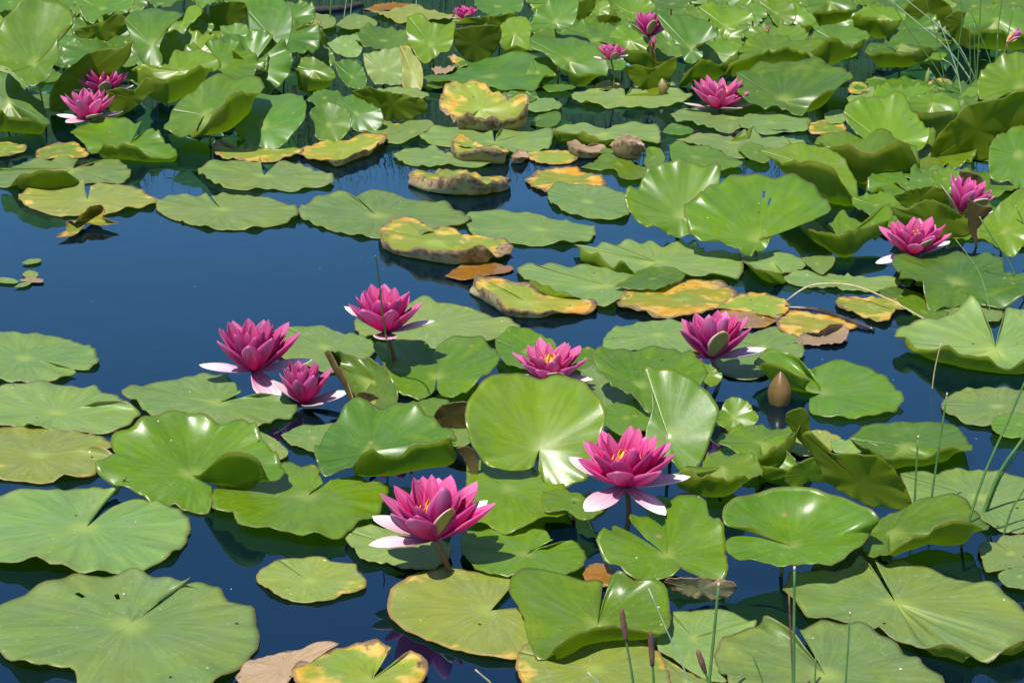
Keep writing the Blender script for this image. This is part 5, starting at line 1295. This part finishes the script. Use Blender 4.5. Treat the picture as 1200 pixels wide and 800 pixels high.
def flower(base_px, foot_px, lpx, label, sepals=None, op=0.0, tilt=(0, 0), rot=0.0, seed=1, rings=(8, 8, 7, 7), stalk=True, foot_z=0.0, zbase=None, curved=0.01, pale=0.0, dark=1.0):
    r = random.Random(seed * 97)
    if zbase is None:
        foot = at_z(foot_px[0], foot_px[1], foot_z)
        base = at_y(base_px[0], base_px[1], foot[1])
    else:
        base = at_z(base_px[0], base_px[1], zbase / 100.0)
        foot = np.array([base[0], base[1] + 0.01, 0])
    dist = np.linalg.norm(base - np.array([0, 0, CAM_H]))
    L = lpx * dist / FPX
    root = link('water_lily', None, loc=(base[0], base[1], base[2]))
    root.empty_display_size = 0.02
    root.rotation_euler = (R(tilt[0]), R(tilt[1]), 0)
    tag(root, label, 'flower')
    if sepals is None:
        sepals = [(20, 8), (112, 18), (195, 8), (-72, 30)]
    wf = r.uniform(0.90, 1.14)
    for az, el in sepals:
        o = bpy.data.objects.new('sepal', PET['sepal', r.randrange(3)])
        COL.objects.link(o)
        pose(o, root, az, el, r.uniform(-6, 6), L * (0.80 if el > 45 else 0.96) * r.uniform(0.92, 1.05), L * 0.03, r.uniform(0.9, 1.1))
        o.color = (0, 1, 0, 1)
    spec = [(1, rings[0], 29, 1.0, 0.03), (2, rings[1], 43, 0.96, 0.04), (3, rings[2], 56, 0.88, 0.05), (4, rings[3], 67, 0.54, 0.07)]
    shut = [(az, el) for az, el in sepals if el > 45]
    for ri, n, el, ln, off in spec:
        a0 = rot + ri * 26 + r.uniform(-8, 8)
        for i in range(n):
            az = a0 + 360.0 * i / n + r.uniform(-9, 9)
            pel = el + op + r.uniform(-5, 5)
            for sa, se in shut:
                if abs((az - sa + 180) % 360 - 180) < 38:
                    pel = max(pel, se + 5 + ri)
            o = bpy.data.objects.new('petal', PET[ri, r.randrange(3)])
            COL.objects.link(o)
            pose(o, root, az, pel, r.uniform(-8, 8), L * ln * r.uniform(0.90, 1.07), L * off, wf * r.uniform(0.88, 1.12))
            o.color = (pale, dark, 0, 1)
    o = bpy.data.objects.new('stamens', STAMENS)
    COL.objects.link(o)
    o.parent = root
    o.scale = (L, L, L)
    o['kind'] = 'stuff'
    if stalk and base[2] > 0.008:
        f = foot - base
        f[2] = -base[2] - 0.04
        inv = Matrix.Rotation(R(tilt[1]), 3, 'Y').to_4x4() @ Matrix.Rotation(R(tilt[0]), 3, 'X').to_4x4()
        inv = root.rotation_euler.to_matrix().inverted()
        pts = []
        for t in np.linspace(0, 1, 9):
            p = f * t + np.array([curved * math.sin(math.pi * t), 0, 0])
            if t < 0.01:
                p = p + np.array([0, 0, 0.02 * L])
            q = inv @ Vector(p)
            pts.append((q.x, q.y, q.z))
        link('stalk', tube_mesh('stalk', pts, [0.050 * L] + [0.042 * L] * 8, M_STALK, 10), root)
    return root


flower((509, 631), (523, 668), 83, 'fully open pink flower on a bent brown stalk over the olive pad', [(202, 6), (160, 14), (24, 28), (-58, 58), ], seed=3, pale=.02, rot=12, foot_z=0.006)
flower((733, 568), (722, 622), 75, 'open pink flower with two drooping white sepals in front', [(228, -8), (-52, -11), (2, 6), (158, 16)], seed=4, pale=.03, rot=-8)
flower((298, 434), (300, 452), 68, 'dark magenta flower with flat side sepals beside open water', [(180, 3), (-62, -14), (12, 6), (112, 20)], seed=5, dark=.86, rot=20, op=9)
flower((357, 472), (357, 476), 52, 'lowest magenta flower resting on the water with its reflection', [(8, 10), (-65, 14), (185, 40), (100, 40)], seed=6, dark=.84, rot=5, op=18)
flower((453, 389), (459, 447), 61, 'pink flower held high on a tall stalk with a grass blade across', [(172, 33), (4, 14), (-88, 10), (95, 35)], seed=7, pale=.01, rot=30, op=8)
flower((645, 443), (645, 462), 52, 'pink flower half hidden behind the upright heart-shaped leaf', [(-8, 2), (190, 5), (100, 20), (-80, 25)], seed=8, pale=.30, rot=10, op=-4)
flower((834, 419), (838, 446), 63, 'pink flower with folded olive sepal beside the brown bud', [(184, 5), (4, 8), (-72, 56), (98, 25)], seed=9, pale=.02, rot=-15, op=8)
flower((1070, 298), (1072, 318), 49, 'pink flower whose foot is hidden by a broad glossy leaf', [(188, -10), (20, 10), (-70, 40), (100, 20)], seed=10, pale=.12, rot=0, op=0)
flower((1126, 250), None, 46, 'half-closed pink flower leaning between olive-backed leaves', [(190, 30), (10, 20), (-70, 45), (100, 30)], seed=11, pale=.10, op=14, tilt=(0, 22), zbase=4.5)
flower((842, 127), (842, 133), 44, 'wide-open pale-tipped pink flower lying on a scalloped pad', [(182, 6), (2, 5), (-60, 12), (95, 20)], seed=12, pale=.28, op=-2)
flower((104, 139), None, 40, 'front one of two overlapping pink flowers, with white sepals', [(185, 5), (5, 8), (-60, 20), (-120, 5)], seed=13, pale=.26, op=6, zbase=4.5)
flower((122, 109), None, 34, 'rear one of two overlapping pink flowers, under an arching leaf', None, seed=14, dark=.9, op=0, zbase=6.0)
flower((760, 43), None, 30, 'small upright half-closed pink flower between glossy leaves', [(20, 30), (195, 30), (110, 40), (-75, 60)], seed=15, pale=.05, op=16, tilt=(0, 5), zbase=12)
flower((716, 70), None, 22, 'small pink flower peeping over the oval leaf with white shine', None, seed=16, pale=.3, op=4, zbase=9)
flower((545, 23), None, 19, 'tiny pink flower far back behind dark leaves', None, seed=17, op=0, zbase=9)
flower((1180, 50), None, 20, 'closed pinkish-purple flower among the drooping grass stems', [(40, 70), (130, 70), (220, 70), (310, 70)], seed=18, pale=.2, op=42, tilt=(0, 45), zbase=12, rings=(6, 5, 4, 3))
flower((900, 39), None, 9, 'tiny magenta bud deep in the thicket of leaves', [(40, 70), (160, 70), (280, 70)], seed=19, op=40, zbase=9, rings=(5, 4, 3, 2))
flower((766, 57), None, 13, 'small pink bud right below the small upright flower', [(40, 70), (160, 70), (280, 70)], seed=20, op=38, zbase=10, rings=(5, 4, 3, 2))


def bud(px, py, hpx, wpx, c1, c2, label, lean=0.0, z=0.0, dark=None):
    base = at_z(px, py, z)
    dist = np.linalg.norm(base - np.array([0, 0, CAM_H]))
    H, W = hpx * dist / FPX / math.cos(elev(py)), wpx * dist / FPX / 2
    root = link('flower_bud', None, loc=tuple(base))
    root.empty_display_size = 0.01
    tag(root, label, 'bud')
    mt = stalk_mat('bud_skin', c1, c2, 0.35)
    prof = [(-0.25, 0.55), (0.0, 0.86), (0.15, 0.97), (0.3, 1.0), (0.45, 0.95), (0.6, 0.80), (0.75, 0.56), (0.88, 0.30), (0.96, 0.12), (1.0, 0.02)]
    # four overlapping sepals
    for k in range(4):
        vs, pol = [], []
        for t, rr in prof:
            for j in range(9):
                a = (k * 90 + (-52 + 104 * j / 8)) * math.pi / 180
                q = W * rr * (1.0 + 0.075 * (1 - abs(j - 4) / 4.0)) * (1 + 0.01 * (k % 2))
                vs.append((math.cos(a) * q + lean * t * H, math.sin(a) * q, t * H))
                pol.append((0, 0, 0))
        me = sheet_mesh('sepal', np.array(vs), None, 9, len(prof), np.array(pol), -0.0006, (mt, mt), centre=False)
        link('sepal', me, root)
    link('stalk', tube_mesh('stalk', [(0, 0, -0.02 * H), (0.002, 0.002, -0.5 * H - z), (0.004, 0.01, -0.05 - z)], [W * 0.5, W * 0.3, W * 0.28], M_STALK, 8), root)
    return root


bud(913, 472, 37, 26, (0.15, 0.075, 0.022), (0.105, 0.075, 0.02), 'plump pointed brown bud rising straight from the water')
bud(777, 107, 15, 10, (0.24, 0.19, 0.07), (0.20, 0.13, 0.05), 'pointed brownish bud next to the ragged pad with two tabs', lean=-0.1, z=0.012)
bud(1086, 96, 16, 5, (0.20, 0.24, 0.05), (0.16, 0.22, 0.05), 'slender pale green bud standing near the drooping grass stems', lean=0.08, z=0.01)


# ------------------------------------------------------------------ rushes, straw and sticks
def rush(name, pix, base_y_px, rad, mat, label, cat='rush', spike=None, group=None, z0=0.0, lean_y=0.0, tipmat=None):
    """pix: photo points from foot to tip; the foot stands where its pixel meets the water, the stem leans lean_y metres back."""
    foot = at_z(base_y_px[0], base_y_px[1], z0)
    ys = [foot[1] + lean_y * i / len(pix) for i in range(len(pix) + 1)]
    P = [foot - np.array([0, 0, 0.05])] + [at_y(p[0], p[1], ys[i + 1]) for i, p in enumerate(pix)]
    P = np.array(P)
    ts = np.concatenate([[0], np.cumsum(np.linalg.norm(np.diff(P, axis=0), axis=1))])
    Q = crom(P, ts, 14)
    me = tube_mesh(name, Q - foot, [rad * (1 - 0.35 * i / 13) for i in range(14)], mat, 7)
    if spike or tipmat:
        root = link(name, None, loc=tuple(foot))
        root.empty_display_size = 0.01
        link('stem', me, root)
        d = Q[-1] - Q[-3]
        d /= np.linalg.norm(d)
        if spike:
            ln = spike
            s0 = Q[-1] - foot - d * ln * 0.9
            rr = random.Random(int(pix[-1][0]))
            n = 12
            link('spikelet', tube_mesh('spikelet', [s0 + d * ln * 1.1 * i / (n - 1) for i in range(n)], [rad * (1.0 + 0.95 * math.sin(math.pi * min((i + .5) / n * 1.02, 1)) ** 0.7 * rr.uniform(0.8, 1.15)) for i in range(n - 1)] + [rad * 0.3], M_SPIKE, 8), root)
        else:
            e = Q[-1] - foot
            link('dry_tip', tube_mesh('dry_tip', [e - d * 0.001, e + d * 0.0035], [rad * 0.72, rad * 0.66], M_STRAW, 7), root)
    else:
        root = link(name, me, loc=tuple(foot))
    tag(root, label, cat, group)
    return root


rush('rush', [(742, 800), (734, 752), (729, 719)], (752, 846), 0.0017, M_RUSH, 'taller rush with a brown spikelet before the cupped leaf', spike=0.034)
rush('rush', [(766, 800), (764, 770), (762.7, 746)], (769, 846), 0.0018, M_RUSH, 'shorter rush with brown spikelet beside a taller spiked one', spike=0.036)
rush('rush', [(807, 800), (780, 735), (760, 689)], (824, 846), 0.0011, M_RUSHP, 'thin yellowish leaning grass stem crossing the cupped leaf')
rush('rush', [(831, 800), (837, 740), (842, 686)], (826, 846), 0.0021, M_RUSH, 'tallest thick green rush with a pale cut tip', tipmat=1)
rush('rush', [(829, 796), (823, 778), (818.7, 765)], (839, 846), 0.0016, M_RUSH, 'short rush with slanting brown spikelet by the tallest rush', spike=0.026)
rush('rush', [(894, 800), (887, 780), (881, 765)], (910, 846), 0.0013, M_RUSH, 'short bare leaning rush in front of the wide notched pad')
rush('rush', [(930, 800), (930.5, 730), (931, 667)], (930, 846), 0.0020, M_RUSH, 'tall straight rush with a rusty stem alongside it', tipmat=1)
rush('rush', [(929, 790), (926.7, 746), (924.5, 695)], (932, 842), 0.0014, M_SPIKE, 'rusty brown stem close against a tall straight rush')
rush('rush', [(955, 800), (955.5, 785), (956, 767)], (955, 846), 0.0012, M_RUSH, 'short straight bare rush right of the rusty stem')
rush('rush', [(991, 800), (994, 755), (996, 720)], (988, 846), 0.0013, M_RUSH, 'slim rush with brown tip over the far right lobe of the notched pad', tipmat=1)
rush('rush', [(575, 800), (566, 792), (557, 784)], (592, 815), 0.0014, M_STRAW, 'short straw stub pointing out of the flower reflection')
rush('rush', [(701, 800), (694, 793), (689, 787)], (716, 832), 0.0014, M_RUSHP, 'short pale stub in front of the shaded yellow-green pad')
rush('rush', [(1092, 582), (1101, 520), (1109.6, 463)], (1089, 606), 0.0017, M_RUSH, 'taller of two cut rushes standing before the dish-shaped leaf', tipmat=1)
rush('rush', [(1072, 584), (1074, 545), (1076, 513)], (1071, 604), 0.0017, M_RUSH, 'shorter of two cut rushes standing before the dish-shaped leaf', tipmat=1)
rush('rush', [(1150, 565), (1180, 496), (1200, 450), (1228, 388)], (1118, 641), 0.0019, M_RUSH, 'long dark rush leaning across the plain matte pad')
rush('rush', [(1170, 556), (1200, 512), (1240, 450)], (1141, 604), 0.0026, M_RUSH, 'thick leaning rush blade, broader one of a crossing pair')
rush('rush', [(1172, 560), (1202, 520), (1236, 466)], (1146, 602), 0.0016, M_RUSH, 'thin leaning rush blade hugging a thicker blade')
rush('rush', [(1185, 598), (1200, 573), (1226, 525)], (1168, 630), 0.0015, M_RUSH, 'leaning rush rising from water between two small pads')
rush('rush', [(1092.8, 453), (1096, 430), (1102.7, 402)], (1092.5, 455), 0.0012, M_STRAW, 'tan twig standing in the water with its reflection')
rush('rush', [(1183, 308), (1165, 282), (1149, 256)], (1215, 352), 0.0016, M_RUSH, 'green rush tip leaning over the broad leaf by a half-closed flower', tipmat=1)
rush('rush', [(1199, 262), (1191, 243)], (1216, 300), 0.0016, M_RUSH, 'shorter rush tip beside the broad leaf by a half-closed flower', tipmat=1)
rush('rush', [(1150, 325), (1135, 300), (1120, 281)], (1171, 368), 0.0008, M_RUSHP, 'thin pale grass stem across the broad glossy ribbed leaf')
rush('rush', [(455, 410), (450, 381), (444.7, 334), (441, 304), (440, 300)], (461, 452), 0.0016, M_RUSH, 'single green grass blade in front of the tall-stalked flower', lean_y=-0.17)
G = 'grass stems at the right-hand thicket'
for i, (pts, foot, rad, mat) in enumerate([
    ([(1111, 58), (1075, 27), (1043, 0), (1030, -12)], (1152, 92), 0.0028, M_RUSHP),
    ([(1125, 56), (1100, 31), (1062, 0), (1050, -10)], (1152, 90), 0.0023, M_RUSHP),
    ([(1123, 90), (1114.5, 63), (1100, 25)], (1132, 120), 0.0026, M_RUSHP),
    ([(1116, 77), (1104, 69)], (1130, 87), 0.0028, M_RUSHP),
    ([(1104, 92), (1082, 59), (1062, 31), (1045, 3)], (1124, 122), 0.0020, M_RUSH),
    ([(1124, 50), (1127.5, 27), (1126, 0), (1125, -10)], (1122, 96), 0.0022, M_RUSH),
    ([(1144.6, 91), (1147, 49), (1149.4, 0), (1150, -10)], (1144, 110), 0.0024, M_RUSH),
    ([(1137, 97), (1136.7, 60), (1136.4, 28)], (1137, 110), 0.0020, M_RUSH),
    ([(1143, 91), (1142, 60), (1142, 28)], (1143, 108), 0.0020, M_RUSH),
    ([(1168.6, 70), (1169, 41)], (1168, 96), 0.0024, M_RUSH),
    ([(1170, 33), (1174, 0), (1175, -10)], (1166, 92), 0.0022, M_RUSH),
    ([(1176, 68), (1182, 38), (1188, 8)], (1170, 98), 0.0022, M_RUSH),
    ([(1161, 75), (1149, 42), (1136, 10)], (1168, 94), 0.0022, M_RUSH),
    ([(1142, 92), (1127, 64), (1110, 36)], (1148, 104), 0.0022, M_RUSH),
    ([(1098, 45), (1090, 20), (1084, -6)], (1112, 96), 0.0018, M_RUSH),
    ([(839, 36), (843, 18), (848, -4)], (832, 80), 0.0020, M_RUSH),
    ([(387, 17), (388, 4), (389, -10)], (386, 26), 0.0036, M_RUSH),
    ([(404, 14), (407, -6)], (401, 24), 0.0022, M_RUSHP),
    ([(411, 15), (413, -6)], (409, 24), 0.0022, M_RUSHP),
    ([(488, 4), (488, -8)], (488, 12), 0.0030, M_RUSHP)]):
    lab = ('pale grass stem drooping over the right-hand thicket' if mat is M_RUSHP else 'dark green rush stem standing in the right-hand thicket') if i < 15 else ('single dark rush among tilted glossy leaves' if i == 15 else 'short rush stem standing in the dark far water')
    rush('grass_stem' if mat is M_RUSHP else 'rush', pts, foot, rad * 0.85, mat, lab, 'grass' if mat is M_RUSHP else 'rush', group=lab if i != 15 else None)


def lying(name, pix, zs, rad, mat, label, cat):
    P = np.array([at_z(p[0], p[1], z) for p, z in zip(pix, zs)])
    ts = np.concatenate([[0], np.cumsum(np.linalg.norm(np.diff(P, axis=0), axis=1))])
    Q = crom(P, ts, 24)
    base = Q[0].copy()
    me = tube_mesh(name, Q - base, [rad * (1 - 0.3 * abs(i / 23 - 0.3)) for i in range(24)], mat, 7)
    o = link(name, me, loc=tuple(base))
    tag(o, label, cat)


lying('straw', [(922, 352), (940, 339), (957, 333), (997, 334), (1040, 350), (1084, 374)], [0.004, 0.022, 0.03, 0.034, 0.026, 0.008], 0.0016, M_STRAW, 'curved straw-coloured dry stalk arching over the ageing pads', 'straw')
lying('stick', [(920, 360), (957, 363), (992, 374), (1024, 386)], [0.006, 0.008, 0.007, 0.003], 0.0042, M_STICK, 'dark wet stick lying along the orange-backed pad', 'stick')
lying('stick', [(340, 13), (370, 12), (400, 10), (424, 5)], [0.004, 0.008, 0.006, 0.004], 0.012, M_STICK, 'dark floating stick in the far water', 'stick')
